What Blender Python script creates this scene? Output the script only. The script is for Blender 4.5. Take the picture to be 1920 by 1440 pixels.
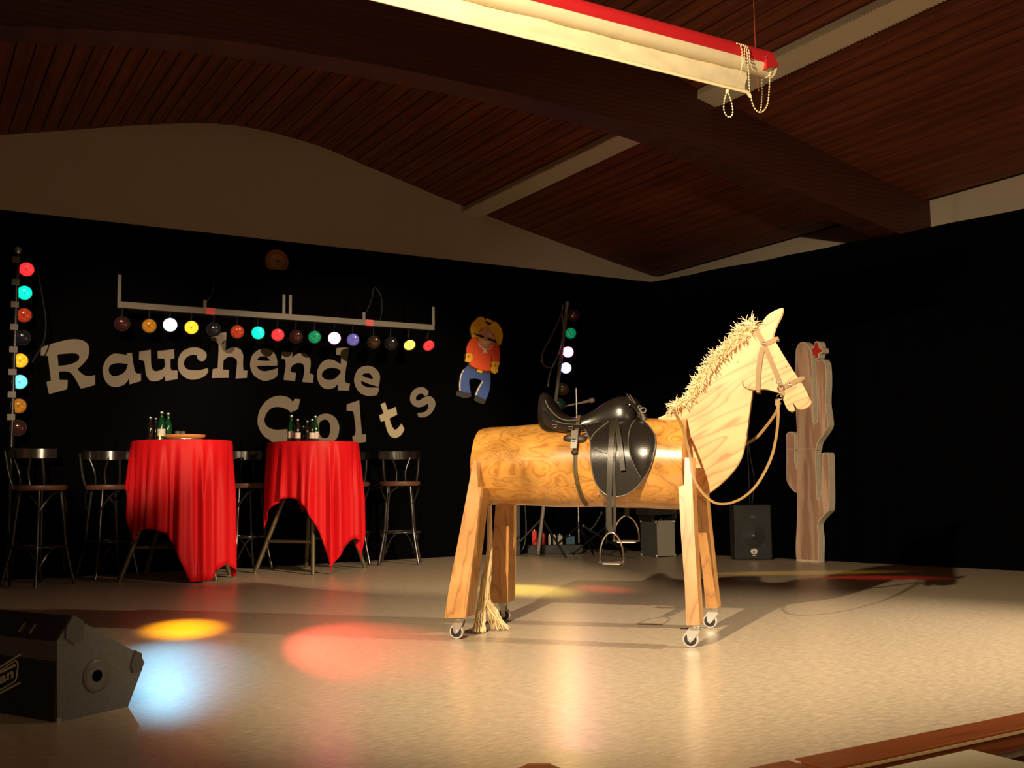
import bpy, bmesh, math, random
from mathutils import Vector, Matrix, noise, geometry

# ------------------------------------------------------------------ camera, world, lights, exposure
scene = bpy.context.scene
C = scene.collection
for o in list(bpy.data.objects):
    bpy.data.objects.remove(o)
random.seed(7)

# camera axes as columns (right, up, back) in world; x runs along the back wall, y towards it, stage floor is z = 0
FPX, EYE = 1946.0, 0.76
v1 = Vector((-200 - 960, -(922 - 720), -FPX)).normalized()
v2 = Vector((4250 - 960, -(866 - 720), -FPX)).normalized()
v2 = (v2 - v1 * v2.dot(v1)).normalized()
v3 = v2.cross(v1)
RC = Matrix((v2, v1, v3))                       # world = RC @ camera
cam = bpy.data.objects.new('camera', bpy.data.cameras.new('camera'))
C.objects.link(cam)
cam.data.sensor_width = 36.0
cam.data.lens = FPX / 1920.0 * 36.0
cam.data.clip_start = 0.05
cam.matrix_world = Matrix.Translation((0, 0, EYE)) @ RC.to_4x4()
scene.camera = cam

world = bpy.data.worlds.new('world')
scene.world = world
world.use_nodes = True
wb = world.node_tree.nodes['Background']
wb.inputs[0].default_value = (1.0, 0.72, 0.45, 1)
wb.inputs[1].default_value = 0.0025

scene.view_settings.view_transform = 'Standard'
scene.view_settings.look = 'None'
scene.view_settings.gamma = 1.0
scene.view_settings.use_curve_mapping = False
scene.view_settings.exposure = 0.0


def spot(name, loc, target, energy, col, size, blend=0.3, radius=0.05, parent=None, wm=None):
    l = bpy.data.lights.new(name, 'SPOT')
    l.energy = energy
    l.color = col
    l.spot_size = math.radians(size)
    l.spot_blend = blend
    l.shadow_soft_size = radius
    o = bpy.data.objects.new(name, l)
    C.objects.link(o)
    q = (Vector(target) - Vector(loc)).to_track_quat('-Z', 'Y')
    m = Matrix.Translation(loc) @ q.to_matrix().to_4x4()
    if parent:
        o.parent = parent
        m = wm.inverted() @ m
    o.matrix_local = m
    return o


KEY = spot('front_spot_light', (-0.5, 1.5, 2.85), (4.6, 4.9, 0.2), 2000, (1.0, 0.78, 0.50), 71, 1.0, 0.035)
SIDE = spot('side_spot_light', (6.2, 0.85, 2.75), (4.0, 3.5, 0.0), 1350, (1.0, 0.80, 0.56), 58, 1.0, 0.05)
WASH1 = spot('backdrop_fill', (-1.2, -1.8, 2.2), (1.75, 9.86, 1.62), 5200, (1.0, 0.74, 0.46), 12.5, 0.7, 0.06)  # unseen spot added to brighten the left letters
WASH2 = spot('backdrop_fill', (5.2, -1.8, 3.5), (3.85, 9.86, 0.66), 5400, (1.0, 0.74, 0.46), 23, 0.45, 0.06)  # second added spot out of view, lifts tables, lower word and cowboy
HALL = bpy.data.objects.new('hall_light', bpy.data.lights.new('hall_light', 'POINT'))  # added soft fill behind the camera, lifts gable wall and shadows
HALL.data.energy = 150
HALL.data.color = (1.0, 0.66, 0.36)
HALL.data.shadow_soft_size = 0.6
HALL.location = (1.2, -1.6, 1.7)
C.objects.link(HALL)


# ------------------------------------------------------------------ pixel -> place helpers (1920 x 1440)
def ray(px, py):
    return RC @ Vector((px - 960.0, -(py - 720.0), -FPX))


def onY(px, py, Y):
    r = ray(px, py)
    return Vector((0, 0, EYE)) + r * (Y / r.y)


def onX(px, py, X):
    r = ray(px, py)
    return Vector((0, 0, EYE)) + r * (X / r.x)


def onZ(px, py, Z=0.0):
    r = ray(px, py)
    return Vector((0, 0, EYE)) + r * ((Z - EYE) / r.z)


def onP(px, py, p, n):
    r = ray(px, py)
    o = Vector((0, 0, EYE))
    return o + r * ((Vector(p) - o).dot(n) / r.dot(n))


# ------------------------------------------------------------------ object helpers
WM = {}


def thing(name, label, cat, loc=(0, 0, 0), rz=0.0, group=None, rot=None):
    o = bpy.data.objects.new(name, None)
    C.objects.link(o)
    o.empty_display_size = 0.1
    m = rot.to_4x4() if rot is not None else Matrix.Rotation(rz, 4, 'Z')
    m = Matrix.Translation(loc) @ m
    o.matrix_world = m
    WM[o] = m
    tag(o, label, cat, group)
    return o


def tag(o, label=None, cat=None, group=None, kind=None):
    if label: o['label'] = label
    if cat: o['category'] = cat
    if group: o['group'] = group
    if kind: o['kind'] = kind
    return o


def wm(o):
    while o is not None and o not in WM:
        o = o.parent
    return WM[o] if o is not None else Matrix.Identity(4)


def part(name, bm, mat, parent=None, smooth=False, world=False, kind=None, bevel=0.0):
    if bevel:
        bmesh.ops.bevel(bm, geom=bm.edges[:], offset=bevel, segments=2, affect='EDGES', profile=0.5)
    if world and parent is not None:
        bm.transform(wm(parent).inverted())
    bmesh.ops.recalc_face_normals(bm, faces=bm.faces[:])
    me = bpy.data.meshes.new(name)
    bm.to_mesh(me)
    bm.free()
    if smooth:
        for p in me.polygons: p.use_smooth = True
        me.set_sharp_from_angle(angle=math.radians(48))
    for m in (mat if isinstance(mat, (list, tuple)) else [mat]):
        me.materials.append(m)
    o = bpy.data.objects.new(name, me)
    C.objects.link(o)
    if parent is not None: o.parent = parent
    if kind: o['kind'] = kind
    return o


def struct(name, bm, mat, label=None, smooth=False):
    o = part(name, bm, mat, None, smooth)
    o['kind'] = 'structure'
    if label: o['label'] = label
    return o


def dup(root, loc, rz=0.0, label=None):
    def cp(o, par):
        c = o.copy()
        C.objects.link(c)
        c.parent = par
        for ch in o.children: cp(ch, c)
        return c
    r = cp(root, None)
    m = Matrix.Translation(loc) @ Matrix.Rotation(rz, 4, 'Z')
    r.matrix_world = m
    WM[r] = m
    if label: r['label'] = label
    return r


# ------------------------------------------------------------------ mesh helpers
def B():
    return bmesh.new()


def box(bm, lo, hi, m=None):
    vs = [bm.verts.new((x, y, z)) for z in (lo[2], hi[2]) for y in (lo[1], hi[1]) for x in (lo[0], hi[0])]
    for f in ((0, 2, 3, 1), (4, 5, 7, 6), (0, 1, 5, 4), (2, 6, 7, 3), (0, 4, 6, 2), (1, 3, 7, 5)):
        bm.faces.new([vs[i] for i in f])
    if m is not None:
        for v in vs: v.co = m @ v.co
    return vs


def frame_of(t):
    t = t.normalized()
    a = Vector((0, 0, 1)) if abs(t.z) < 0.9 else Vector((1, 0, 0))
    x = t.cross(a).normalized()
    return x, t.cross(x).normalized()


def tube(bm, pts, r, seg=8, closed=False, cap=True):
    pts = [Vector(p) for p in pts]
    n = len(pts)
    rs = r if isinstance(r, (list, tuple)) else [r] * n
    rings = []
    px = None
    for i, p in enumerate(pts):
        if closed:
            t = pts[(i + 1) % n] - pts[i - 1]
        else:
            t = pts[min(i + 1, n - 1)] - pts[max(i - 1, 0)]
        t.normalize()
        if px is None:
            x, y = frame_of(t)
        else:
            x = (px - t * px.dot(t))
            if x.length < 1e-6: x, y = frame_of(t)
            x.normalize()
            y = t.cross(x)
        px = x
        rings.append([bm.verts.new(p + (x * math.cos(a) + y * math.sin(a)) * rs[i])
                      for a in [2 * math.pi * k / seg for k in range(seg)]])
    m = n if closed else n - 1
    for i in range(m):
        a, b = rings[i], rings[(i + 1) % n]
        for k in range(seg):
            bm.faces.new((a[k], a[(k + 1) % seg], b[(k + 1) % seg], b[k]))
    if cap and not closed:
        bm.faces.new(rings[0][::-1])
        bm.faces.new(rings[-1])


def lathe(bm, prof, m=None, seg=24):
    """prof = [(radius, height)...] about local z"""
    rings = []
    made = []
    for r, h in prof:
        if r < 1e-6:
            v = bm.verts.new((0, 0, h)); made.append(v)
            rings.append([v])
        else:
            ring = [bm.verts.new((r * math.cos(2 * math.pi * k / seg), r * math.sin(2 * math.pi * k / seg), h)) for k in range(seg)]
            made += ring
            rings.append(ring)
    for a, b in zip(rings, rings[1:]):
        for k in range(seg):
            k2 = (k + 1) % seg
            if len(a) == 1 and len(b) == 1: continue
            if len(a) == 1: bm.faces.new((a[0], b[k], b[k2]))
            elif len(b) == 1: bm.faces.new((a[k], b[0], a[k2]))
            else: bm.faces.new((a[k], b[k], b[k2], a[k2]))
    if m is not None:
        for v in made: v.co = m @ v.co


def grid(bm, rows, close_u=False):
    vs = [[bm.verts.new(p) for p in r] for r in rows]
    for a, b in zip(vs, vs[1:]):
        n = len(a)
        for k in range(n if close_u else n - 1):
            bm.faces.new((a[k], a[(k + 1) % n], b[(k + 1) % n], b[k]))
    return vs


def slab(bm, rows, off):
    """a sheet given as rows of points, thickened by off(point index) along a fixed or per-point vector"""
    top = [[Vector(p) for p in r] for r in rows]
    bot = [[p + off for p in r] for r in top]
    a = grid(bm, top)
    b = grid(bm, [r[::-1] for r in bot])
    b = [r[::-1] for r in b]
    nr, nc = len(a), len(a[0])
    for i in range(nr - 1):
        for j in (0, nc - 1):
            bm.faces.new((a[i][j], a[i + 1][j], b[i + 1][j], b[i][j]))
    for j in range(nc - 1):
        for i in (0, nr - 1):
            bm.faces.new((a[i][j], a[i][j + 1], b[i][j + 1], b[i][j]))


def smooth_poly(pts, sub=4, lim=48.0, closed=True):
    pts = [Vector((p[0], p[1])) for p in pts]
    n = len(pts)
    cor = []
    for i in range(n):
        if not closed and i in (0, n - 1):
            cor.append(True); continue
        a = pts[i] - pts[i - 1]
        b = pts[(i + 1) % n] - pts[i]
        cor.append(a.length < 1e-9 or b.length < 1e-9 or abs(math.degrees(a.angle_signed(b))) > lim)
    out = []
    for i in range(n if closed else n - 1):
        p, q = pts[i], pts[(i + 1) % n]
        tp = (q - p) if cor[i] else (q - pts[i - 1]) * 0.5
        tq = (q - p) if cor[(i + 1) % n] else (pts[(i + 2) % n] - p) * 0.5
        lim_l = (q - p).length * 1.2
        if tp.length > lim_l: tp = tp.normalized() * lim_l
        if tq.length > lim_l: tq = tq.normalized() * lim_l
        k = 1 if (cor[i] and cor[(i + 1) % n]) else sub
        for s in range(k):
            t = s / k
            h1 = 2 * t ** 3 - 3 * t * t + 1; h2 = t ** 3 - 2 * t * t + t
            h3 = -2 * t ** 3 + 3 * t * t; h4 = t ** 3 - t * t
            out.append(p * h1 + tp * h2 + q * h3 + tq * h4)
    if not closed: out.append(pts[-1])
    return [(v.x, v.y) for v in out]


def curve3(pts, sub=6, closed=False):
    pts = [Vector(p) for p in pts]
    n = len(pts)
    out = []
    for i in range(n if closed else n - 1):
        if closed:
            p0, p1, p2, p3 = pts[i - 1], pts[i], pts[(i + 1) % n], pts[(i + 2) % n]
        else:
            p0, p1, p2, p3 = pts[max(i - 1, 0)], pts[i], pts[i + 1], pts[min(i + 2, n - 1)]
        for s in range(sub):
            t = s / sub
            out.append(0.5 * ((2 * p1) + (p2 - p0) * t + (2 * p0 - 5 * p1 + 4 * p2 - p3) * t * t + (3 * p1 - p0 - 3 * p2 + p3) * t ** 3))
    if not closed: out.append(pts[-1])
    return out


def prism(bm, loops, front, back):
    """loops: outline and holes as 2D points; front/back map a 2D point to 3D"""
    vf, vb = [], []
    for lp in loops:
        vf.append([bm.verts.new(front(*p)) for p in lp])
        vb.append([bm.verts.new(back(*p)) for p in lp])
    tris = geometry.tessellate_polygon([[Vector((p[0], p[1], 0)) for p in lp] for lp in loops])
    ff = [v for l in vf for v in l]
    fb = [v for l in vb for v in l]
    for t in tris:
        if len(set(t)) < 3: continue
        try:
            bm.faces.new([ff[i] for i in t])
            bm.faces.new([fb[i] for i in reversed(t)])
        except ValueError:
            pass
    for a, b in zip(vf, vb):
        n = len(a)
        for i in range(n):
            bm.faces.new((a[i], b[i], b[(i + 1) % n], a[(i + 1) % n]))


def ribbon(bm, pts, normal, width, thick):
    """a flat strap: normal is one vector or a list"""
    pts = [Vector(p) for p in pts]
    n = len(pts)
    rings = []
    for i, p in enumerate(pts):
        t = (pts[min(i + 1, n - 1)] - pts[max(i - 1, 0)]).normalized()
        nn = Vector(normal[i] if isinstance(normal, list) else normal)
        s = t.cross(nn).normalized() * (width * 0.5)
        k = s.cross(t).normalized() * thick
        rings.append([bm.verts.new(c) for c in (p - s, p + s, p + s + k, p - s + k)])
    for a, b in zip(rings, rings[1:]):
        for k in range(4):
            bm.faces.new((a[k], a[(k + 1) % 4], b[(k + 1) % 4], b[k]))
    bm.faces.new(rings[0][::-1])
    bm.faces.new(rings[-1])


def ball(bm, p, r, seg=8, squash=None):
    m = Matrix.Translation(p)
    if squash: m = m @ Matrix.Diagonal((*squash, 1))
    bmesh.ops.create_uvsphere(bm, u_segments=seg, v_segments=max(4, seg // 2), radius=r, matrix=m)


def axis_m(p, d):
    """matrix that puts local z along d at p"""
    return Matrix.Translation(p) @ Vector(d).to_track_quat('Z', 'Y').to_matrix().to_4x4()


# ------------------------------------------------------------------ materials
def M(name, col, rough=0.5, metal=0.0, spec=0.5, noise_=None, bump=None, emit=None, estr=0.0, sheen=0.0, coat=0.0, trans=0.0, alpha=None, aniso=None):
    m = bpy.data.materials.new(name)
    m.use_nodes = True
    nt = m.node_tree
    b = nt.nodes['Principled BSDF']
    b.inputs['Base Color'].default_value = (*col, 1)
    b.inputs['Roughness'].default_value = rough
    b.inputs['Metallic'].default_value = metal
    b.inputs['Specular IOR Level'].default_value = spec
    b.inputs['Sheen Weight'].default_value = sheen
    b.inputs['Coat Weight'].default_value = coat
    b.inputs['Coat Roughness'].default_value = 0.12
    b.inputs['Transmission Weight'].default_value = trans
    if emit:
        b.inputs['Emission Color'].default_value = (*emit, 1)
        b.inputs['Emission Strength'].default_value = estr
    if noise_ or bump:
        tc = nt.nodes.new('ShaderNodeTexCoord')
    if noise_:
        sc, amt, st = noise_
        mp = nt.nodes.new('ShaderNodeMapping')
        mp.inputs['Scale'].default_value = st
        nt.links.new(tc.outputs['Object'], mp.inputs['Vector'])
        nz = nt.nodes.new('ShaderNodeTexNoise')
        nz.inputs['Scale'].default_value = sc
        nz.inputs['Detail'].default_value = 6
        nz.inputs['Roughness'].default_value = 0.65
        nt.links.new(mp.outputs[0], nz.inputs['Vector'])
        rp = nt.nodes.new('ShaderNodeValToRGB')
        rp.color_ramp.elements[0].position = 0.3
        rp.color_ramp.elements[1].position = 0.7
        rp.color_ramp.elements[0].color = (*[c * (1 - amt) for c in col], 1)
        rp.color_ramp.elements[1].color = (*[min(1, c * (1 + amt)) for c in col], 1)
        nt.links.new(nz.outputs['Fac'], rp.inputs[0])
        nt.links.new(rp.outputs[0], b.inputs['Base Color'])
    if bump:
        sc, s, st = bump
        mp2 = nt.nodes.new('ShaderNodeMapping')
        mp2.inputs['Scale'].default_value = st
        nt.links.new(tc.outputs['Object'], mp2.inputs['Vector'])
        n2 = nt.nodes.new('ShaderNodeTexNoise')
        n2.inputs['Scale'].default_value = sc
        n2.inputs['Detail'].default_value = 4
        nt.links.new(mp2.outputs[0], n2.inputs['Vector'])
        bp = nt.nodes.new('ShaderNodeBump')
        bp.inputs['Strength'].default_value = s
        bp.inputs['Distance'].default_value = 0.01
        nt.links.new(n2.outputs['Fac'], bp.inputs['Height'])
        nt.links.new(bp.outputs[0], b.inputs['Normal'])
    return m


def wood(name, light, dark, scale=9.0, rot=(0, 0, 0), stretch=(0.25, 1, 1), distortion=4.0, rough=0.45, sharp=(0.35, 0.75), detail=2.0, blotch=0.0, coat=0.0):
    """grain lines: a distorted band wave running along local x after rotation"""
    m = bpy.data.materials.new(name)
    m.use_nodes = True
    nt = m.node_tree
    b = nt.nodes['Principled BSDF']
    b.inputs['Roughness'].default_value = rough
    b.inputs['Coat Weight'].default_value = coat
    b.inputs['Coat Roughness'].default_value = 0.2
    tc = nt.nodes.new('ShaderNodeTexCoord')
    mp = nt.nodes.new('ShaderNodeMapping')
    mp.inputs['Rotation'].default_value = rot
    nt.links.new(tc.outputs['Object'], mp.inputs['Vector'])
    mp2 = nt.nodes.new('ShaderNodeMapping')
    mp2.inputs['Scale'].default_value = stretch
    nt.links.new(mp.outputs[0], mp2.inputs['Vector'])
    wv = nt.nodes.new('ShaderNodeTexWave')
    wv.wave_type = 'BANDS'
    wv.bands_direction = 'Z'
    wv.inputs['Scale'].default_value = scale
    wv.inputs['Distortion'].default_value = distortion
    wv.inputs['Detail'].default_value = detail
    wv.inputs['Detail Scale'].default_value = 1.6
    nt.links.new(mp2.outputs[0], wv.inputs['Vector'])
    rp = nt.nodes.new('ShaderNodeValToRGB')
    rp.color_ramp.elements[0].position = sharp[0]
    rp.color_ramp.elements[1].position = sharp[1]
    rp.color_ramp.elements[0].color = (*light, 1)
    rp.color_ramp.elements[1].color = (*dark, 1)
    nt.links.new(wv.outputs['Fac'], rp.inputs[0])
    nz = nt.nodes.new('ShaderNodeTexNoise')
    nz.inputs['Scale'].default_value = 3.5
    nz.inputs['Detail'].default_value = 5
    nt.links.new(mp2.outputs[0], nz.inputs['Vector'])
    mx = nt.nodes.new('ShaderNodeMix')
    mx.data_type = 'RGBA'
    mx.blend_type = 'MULTIPLY'
    mx.inputs[0].default_value = 1.0
    r2 = nt.nodes.new('ShaderNodeValToRGB')
    k = 1 - blotch
    r2.color_ramp.elements[0].position = 0.38
    r2.color_ramp.elements[1].position = 0.62
    r2.color_ramp.elements[0].color = (k, k * 0.95, k * 0.9, 1)
    r2.color_ramp.elements[1].color = (1, 1, 1, 1)
    nt.links.new(nz.outputs['Fac'], r2.inputs[0])
    nt.links.new(rp.outputs[0], mx.inputs[6])
    nt.links.new(r2.outputs[0], mx.inputs[7])
    nt.links.new(mx.outputs[2], b.inputs['Base Color'])
    bp = nt.nodes.new('ShaderNodeBump')
    bp.inputs['Strength'].default_value = 0.12
    bp.inputs['Distance'].default_value = 0.004
    nt.links.new(wv.outputs['Fac'], bp.inputs['Height'])
    nt.links.new(bp.outputs[0], b.inputs['Normal'])
    return m


def grain(name, light, dark, stretch, rot=(0, 0, 0), contours=8.0, line=0.16, scale=1.0, distort=0.0, blotch=0.2, rough=0.42, coat=0.0, soft=0.5):
    """cathedral grain: thin contour lines of a stretched noise field, over broad tone drift"""
    m = bpy.data.materials.new(name)
    m.use_nodes = True
    nt = m.node_tree
    N, Lk = nt.nodes, nt.links
    b = N['Principled BSDF']
    b.inputs['Roughness'].default_value = rough
    b.inputs['Coat Weight'].default_value = coat
    b.inputs['Coat Roughness'].default_value = 0.2
    tc = N.new('ShaderNodeTexCoord')
    mp = N.new('ShaderNodeMapping'); mp.inputs['Rotation'].default_value = rot
    Lk.new(tc.outputs['Object'], mp.inputs['Vector'])
    m2 = N.new('ShaderNodeMapping'); m2.inputs['Scale'].default_value = stretch
    Lk.new(mp.outputs[0], m2.inputs['Vector'])
    nz = N.new('ShaderNodeTexNoise')
    nz.inputs['Scale'].default_value = scale
    nz.inputs['Detail'].default_value = 2.0
    nz.inputs['Roughness'].default_value = 0.4
    nz.inputs['Distortion'].default_value = distort
    Lk.new(m2.outputs[0], nz.inputs['Vector'])
    mu = N.new('ShaderNodeMath'); mu.operation = 'MULTIPLY'; mu.inputs[1].default_value = contours
    Lk.new(nz.outputs['Fac'], mu.inputs[0])
    fr = N.new('ShaderNodeMath'); fr.operation = 'FRACT'
    Lk.new(mu.outputs[0], fr.inputs[0])
    rp = N.new('ShaderNodeValToRGB')
    cr = rp.color_ramp
    mid = tuple(l * (1 - soft) + d * soft for l, d in zip(light, dark))
    cr.elements[0].position = 0.0; cr.elements[0].color = (*dark, 1)
    cr.elements[1].position = 1.0; cr.elements[1].color = (*mid, 1)
    e = cr.elements.new(line); e.color = (*light, 1)
    e = cr.elements.new(0.6); e.color = (*light, 1)
    Lk.new(fr.outputs[0], rp.inputs[0])
    n2 = N.new('ShaderNodeTexNoise'); n2.inputs['Scale'].default_value = 5.0; n2.inputs['Detail'].default_value = 5
    Lk.new(mp.outputs[0], n2.inputs['Vector'])
    r2 = N.new('ShaderNodeValToRGB')
    k = 1 - blotch
    r2.color_ramp.elements[0].position = 0.33; r2.color_ramp.elements[0].color = (k, k * 0.93, k * 0.85, 1)
    r2.color_ramp.elements[1].position = 0.62; r2.color_ramp.elements[1].color = (1, 1, 1, 1)
    Lk.new(n2.outputs['Fac'], r2.inputs[0])
    mx = N.new('ShaderNodeMix'); mx.data_type = 'RGBA'; mx.blend_type = 'MULTIPLY'; mx.inputs[0].default_value = 1.0
    Lk.new(rp.outputs[0], mx.inputs[6]); Lk.new(r2.outputs[0], mx.inputs[7])
    Lk.new(mx.outputs[2], b.inputs['Base Color'])
    return m


m_floor = M('beige_linoleum', (0.48, 0.395, 0.285), 0.30, spec=0.5, noise_=(20, 0.27, (1.0, 3.2, 1)))
m_curtain = M('black_curtain', (0.0014, 0.0014, 0.0019), 1.0, spec=0.02)
m_wall = M('cream_plaster', (0.52, 0.43, 0.33), 0.9, spec=0.2, bump=(60, 0.1, (1, 1, 1)))
m_board = wood('ceiling_pine_stained', (0.20, 0.050, 0.018), (0.14, 0.033, 0.011), 6, (0, 0, math.pi / 2), (0.15, 2, 2), 5, 0.6, blotch=0.25)
m_gap = M('ceiling_dark_gap', (0.012, 0.005, 0.003), 0.9)
m_beam = wood('glulam_stained', (0.075, 0.020, 0.009), (0.055, 0.014, 0.006), 4, (0, 0, 0), (0.1, 1, 2), 3, 0.55, blotch=0.2)
m_tray = M('white_enamel_steel', (0.62, 0.55, 0.42), 0.5)
m_trim = wood('stained_stage_edge', (0.25, 0.070, 0.022), (0.18, 0.046, 0.014), 10, (0, 0, 0), (0.1, 1, 1), 4, 0.35, blotch=0.3, coat=0.2)
m_fascia = M('dark_brown_panel', (0.055, 0.016, 0.008), 0.6)
m_black = M('black_metal', (0.012, 0.012, 0.013), 0.4)
m_blackg = M('black_gloss_wood', (0.016, 0.013, 0.011), 0.22, coat=0.3)
m_chrome = M('chrome', (0.78, 0.76, 0.73), 0.18, 1.0)
m_steel = M('zinc_steel', (0.66, 0.66, 0.63), 0.35, 0.9)
m_rubber = M('rubber_black', (0.015, 0.013, 0.016), 0.6)

# ================================================================== THE ROOM
YB, YC, XR, XC, XL = 10.3, 9.9, 8.33, 7.72, -2.35      # back wall, back curtain, right wall, right curtain, left wall
RIDGE = [(-2.35, 3.358), (-1.3, 3.56), (0.0, 3.82), (0.714, 3.99), (1.392, 4.157), (2.124, 4.334), (2.645, 4.428), (3.083, 4.446),
         (3.777, 4.369), (4.391, 4.215), (5.582, 3.92), (7.215, 3.575), (8.331, 3.358), (9.0, 3.23)]


def ceil_z(x):
    for (a, za), (b, zb) in zip(RIDGE, RIDGE[1:]):
        if x <= b:
            i = RIDGE.index((a, za))
            p0 = RIDGE[max(i - 1, 0)]; p3 = RIDGE[min(i + 2, len(RIDGE) - 1)]
            t = (x - a) / (b - a)
            m1 = (zb - p0[1]) / (b - p0[0]) * (b - a); m2 = (p3[1] - za) / (p3[0] - a) * (b - a)
            return za * (2 * t ** 3 - 3 * t * t + 1) + m1 * (t ** 3 - 2 * t * t + t) + zb * (-2 * t ** 3 + 3 * t * t) + m2 * (t ** 3 - t * t)
    return RIDGE[-1][1]


YS = 2.0          # stage front
HZ = -0.68        # hall floor
bm = B(); box(bm, (XL, YS + 0.1, -0.12), (XR, YB, 0.0))
struct('floor', bm, m_floor, 'beige linoleum stage floor, streaked and glossy')
bm = B(); box(bm, (XL, -2.5, HZ - 0.1), (XR, YS + 0.1, HZ))
struct('hall_floor', bm, M('hall_parquet', (0.16, 0.09, 0.045), 0.4, noise_=(5, 0.2, (1, 6, 1))), 'dark hall floor below the stage')
bm = B(); box(bm, (XL, YS + 0.09, HZ), (XR, YS + 0.2, -0.12))
struct('wall_stage_front', bm, m_fascia, 'dark brown panelled front of the stage')

t = bpy.data.objects.new('trim_1', None); C.objects.link(t)
tag(t, 'red-brown wooden nosing along the front edge of the stage', kind='structure')
WM[t] = Matrix.Identity(4)
xg = onZ(1497, 1430).x
for a, b_ in ((XL, xg - 0.012), (xg + 0.012, XR)):
    bm = B(); box(bm, (a, YS, -0.06), (b_, YS + 0.125, 0.004))
    part('edge_board', bm, m_trim, t, bevel=0.004)
bm = B(); box(bm, (xg - 0.3, YS - 0.002, -0.012), (XR, YS + 0.004, -0.004))
part('worn_edge', bm, M('bare_wood_edge', (0.55, 0.40, 0.2), 0.5), t)

# back wall with the gable, right and left walls
xs = [XL + (XR + 0.5 - XL) * i / 60 for i in range(61)]
bm = B()
grid(bm, [[(x, YB, 0) for x in xs], [(x, YB, ceil_z(x) + 0.05) for x in xs]])
box(bm, (XL, YB, 0), (XR, YB + 0.1, 3.3))
struct('wall_back', bm, m_wall, 'cream gable wall above the black backdrop')
bm = B(); box(bm, (XR, -2.5, HZ), (XR + 0.12, YB + 0.1, ceil_z(XR) + 0.06))
struct('wall_right', bm, m_wall, 'cream side wall showing above the black side curtain')
bm = B(); box(bm, (XL - 0.12, -2.5, HZ), (XL, YB + 0.1, ceil_z(XL) + 0.06))
struct('wall_left', bm, m_wall)

# ceiling: dark backing and single boards that run towards the back wall, in two bays either side of the big beam
YBM0, YBM1 = 6.234, 6.484
bm = B()
xs = [XL + (XR - XL) * i / 80 for i in range(81)]
grid(bm, [[(x, -2.5, ceil_z(x) + 0.022) for x in xs], [(x, YB, ceil_z(x) + 0.022) for x in xs]])
ceiling = struct('ceiling', bm, m_gap, 'dark red-brown boarded gable ceiling')
WM[ceiling] = Matrix.Identity(4)
BW = 0.136
n = int((XR - XL) / BW)
for i in range(n):
    a, b_ = XL + i * BW, XL + (i + 1) * BW
    for (y0, y1, xmin) in ((YBM1 - 0.1, YB, -0.4), (1.2, YBM0 + 0.1, 1.2)):
        if b_ < xmin: continue
        bm = B()
        g = 0.006
        dz = random.uniform(0, 0.003)
        vs = [(a + g, ceil_z(a + g)), (b_ - g, ceil_z(b_ - g))]
        c = [bm.verts.new((x, y, z + dz + h)) for h in (0, 0.018) for y in (y0, y1) for x, z in vs]
        for f in ((0, 1, 3, 2), (4, 6, 7, 5), (0, 4, 5, 1), (2, 3, 7, 6), (0, 2, 6, 4), (1, 5, 7, 3)):
            bm.faces.new([c[k] for k in f])
        part('ceiling_board', bm, m_board, ceiling)

# arched glued beam across the hall
LOW = [(-2.35, 2.85), (-0.5, 3.20), (0.43, 3.345), (1.33, 3.49), (2.1, 3.55), (3.0, 3.575), (4.07, 3.56), (5.04, 3.50), (6.24, 3.29), (7.55, 3.067), (8.33, 2.93)]


def low_z(x):
    for i, ((a, za), (b, zb)) in enumerate(zip(LOW, LOW[1:])):
        if x <= b + 1e-6:
            p0 = LOW[max(i - 1, 0)]; p3 = LOW[min(i + 2, len(LOW) - 1)]
            t = (x - a) / (b - a)
            m1 = (zb - p0[1]) / (b - p0[0]) * (b - a); m2 = (p3[1] - za) / (p3[0] - a) * (b - a)
            return za * (2 * t ** 3 - 3 * t * t + 1) + m1 * (t ** 3 - 2 * t * t + t) + zb * (-2 * t ** 3 + 3 * t * t) + m2 * (t ** 3 - t * t)
    return LOW[-1][1]


bm = B()
xs = [XL + (XR - XL) * i / 70 for i in range(71)]
grid(bm, [[(x, YBM0, low_z(x)) for x in xs], [(x, YBM0, ceil_z(x) + 0.02) for x in xs], [(x, YBM1, ceil_z(x) + 0.02) for x in xs],
          [(x, YBM1, low_z(x)) for x in xs], [(x, YBM0, low_z(x)) for x in xs]])
bmesh.ops.remove_doubles(bm, verts=bm.verts[:], dist=1e-5)
struct('ceiling_beam', bm, m_beam, 'dark arched laminated timber beam crossing the ceiling')

# perforated cable trays under the ceiling


def tray(x, y0, y1, label):
    t = thing('cable_tray', label, 'cable tray', (x, y0, ceil_z(x)), group='pale cable trays under the ceiling')
    z = ceil_z(x) - 0.005
    sl = (ceil_z(x + 0.1) - ceil_z(x - 0.1)) / 0.2
    mm = Matrix.Translation((x, 0, z)) @ Matrix.Rotation(-math.atan(sl), 4, 'Y')
    bm = B()
    box(bm, (-0.10, y0, -0.075), (0.10, y1, -0.067), mm)
    box(bm, (-0.10, y0, -0.067), (-0.093, y1, -0.0), mm)
    box(bm, (0.093, y0, -0.067), (0.10, y1, -0.0), mm)
    part('tray_channel', bm, m_tray, t, world=True)
    bm = B()
    y = y0 + 0.02
    while y < y1 - 0.03:
        for s in (-1, 1):
            box(bm, (s * 0.1065 - 0.006, y, -0.075), (s * 0.1065 + 0.006, y + 0.014, -0.060), mm)
        y += 0.03
    part('punched_edge', bm, m_tray, t, world=True, kind='stuff')
    return t


tray(5.60, YBM1, YB - 0.01, 'pale cable tray running from the gable wall to the big beam')
tray(5.60, 1.4, YBM0, 'pale punched cable tray in front of the beam, beside the rolled blind')
tray(0.36, YBM1, YB - 0.01, 'pale cable tray cut off at the left edge of the photo')

# ================================================================== CURTAINS


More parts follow.
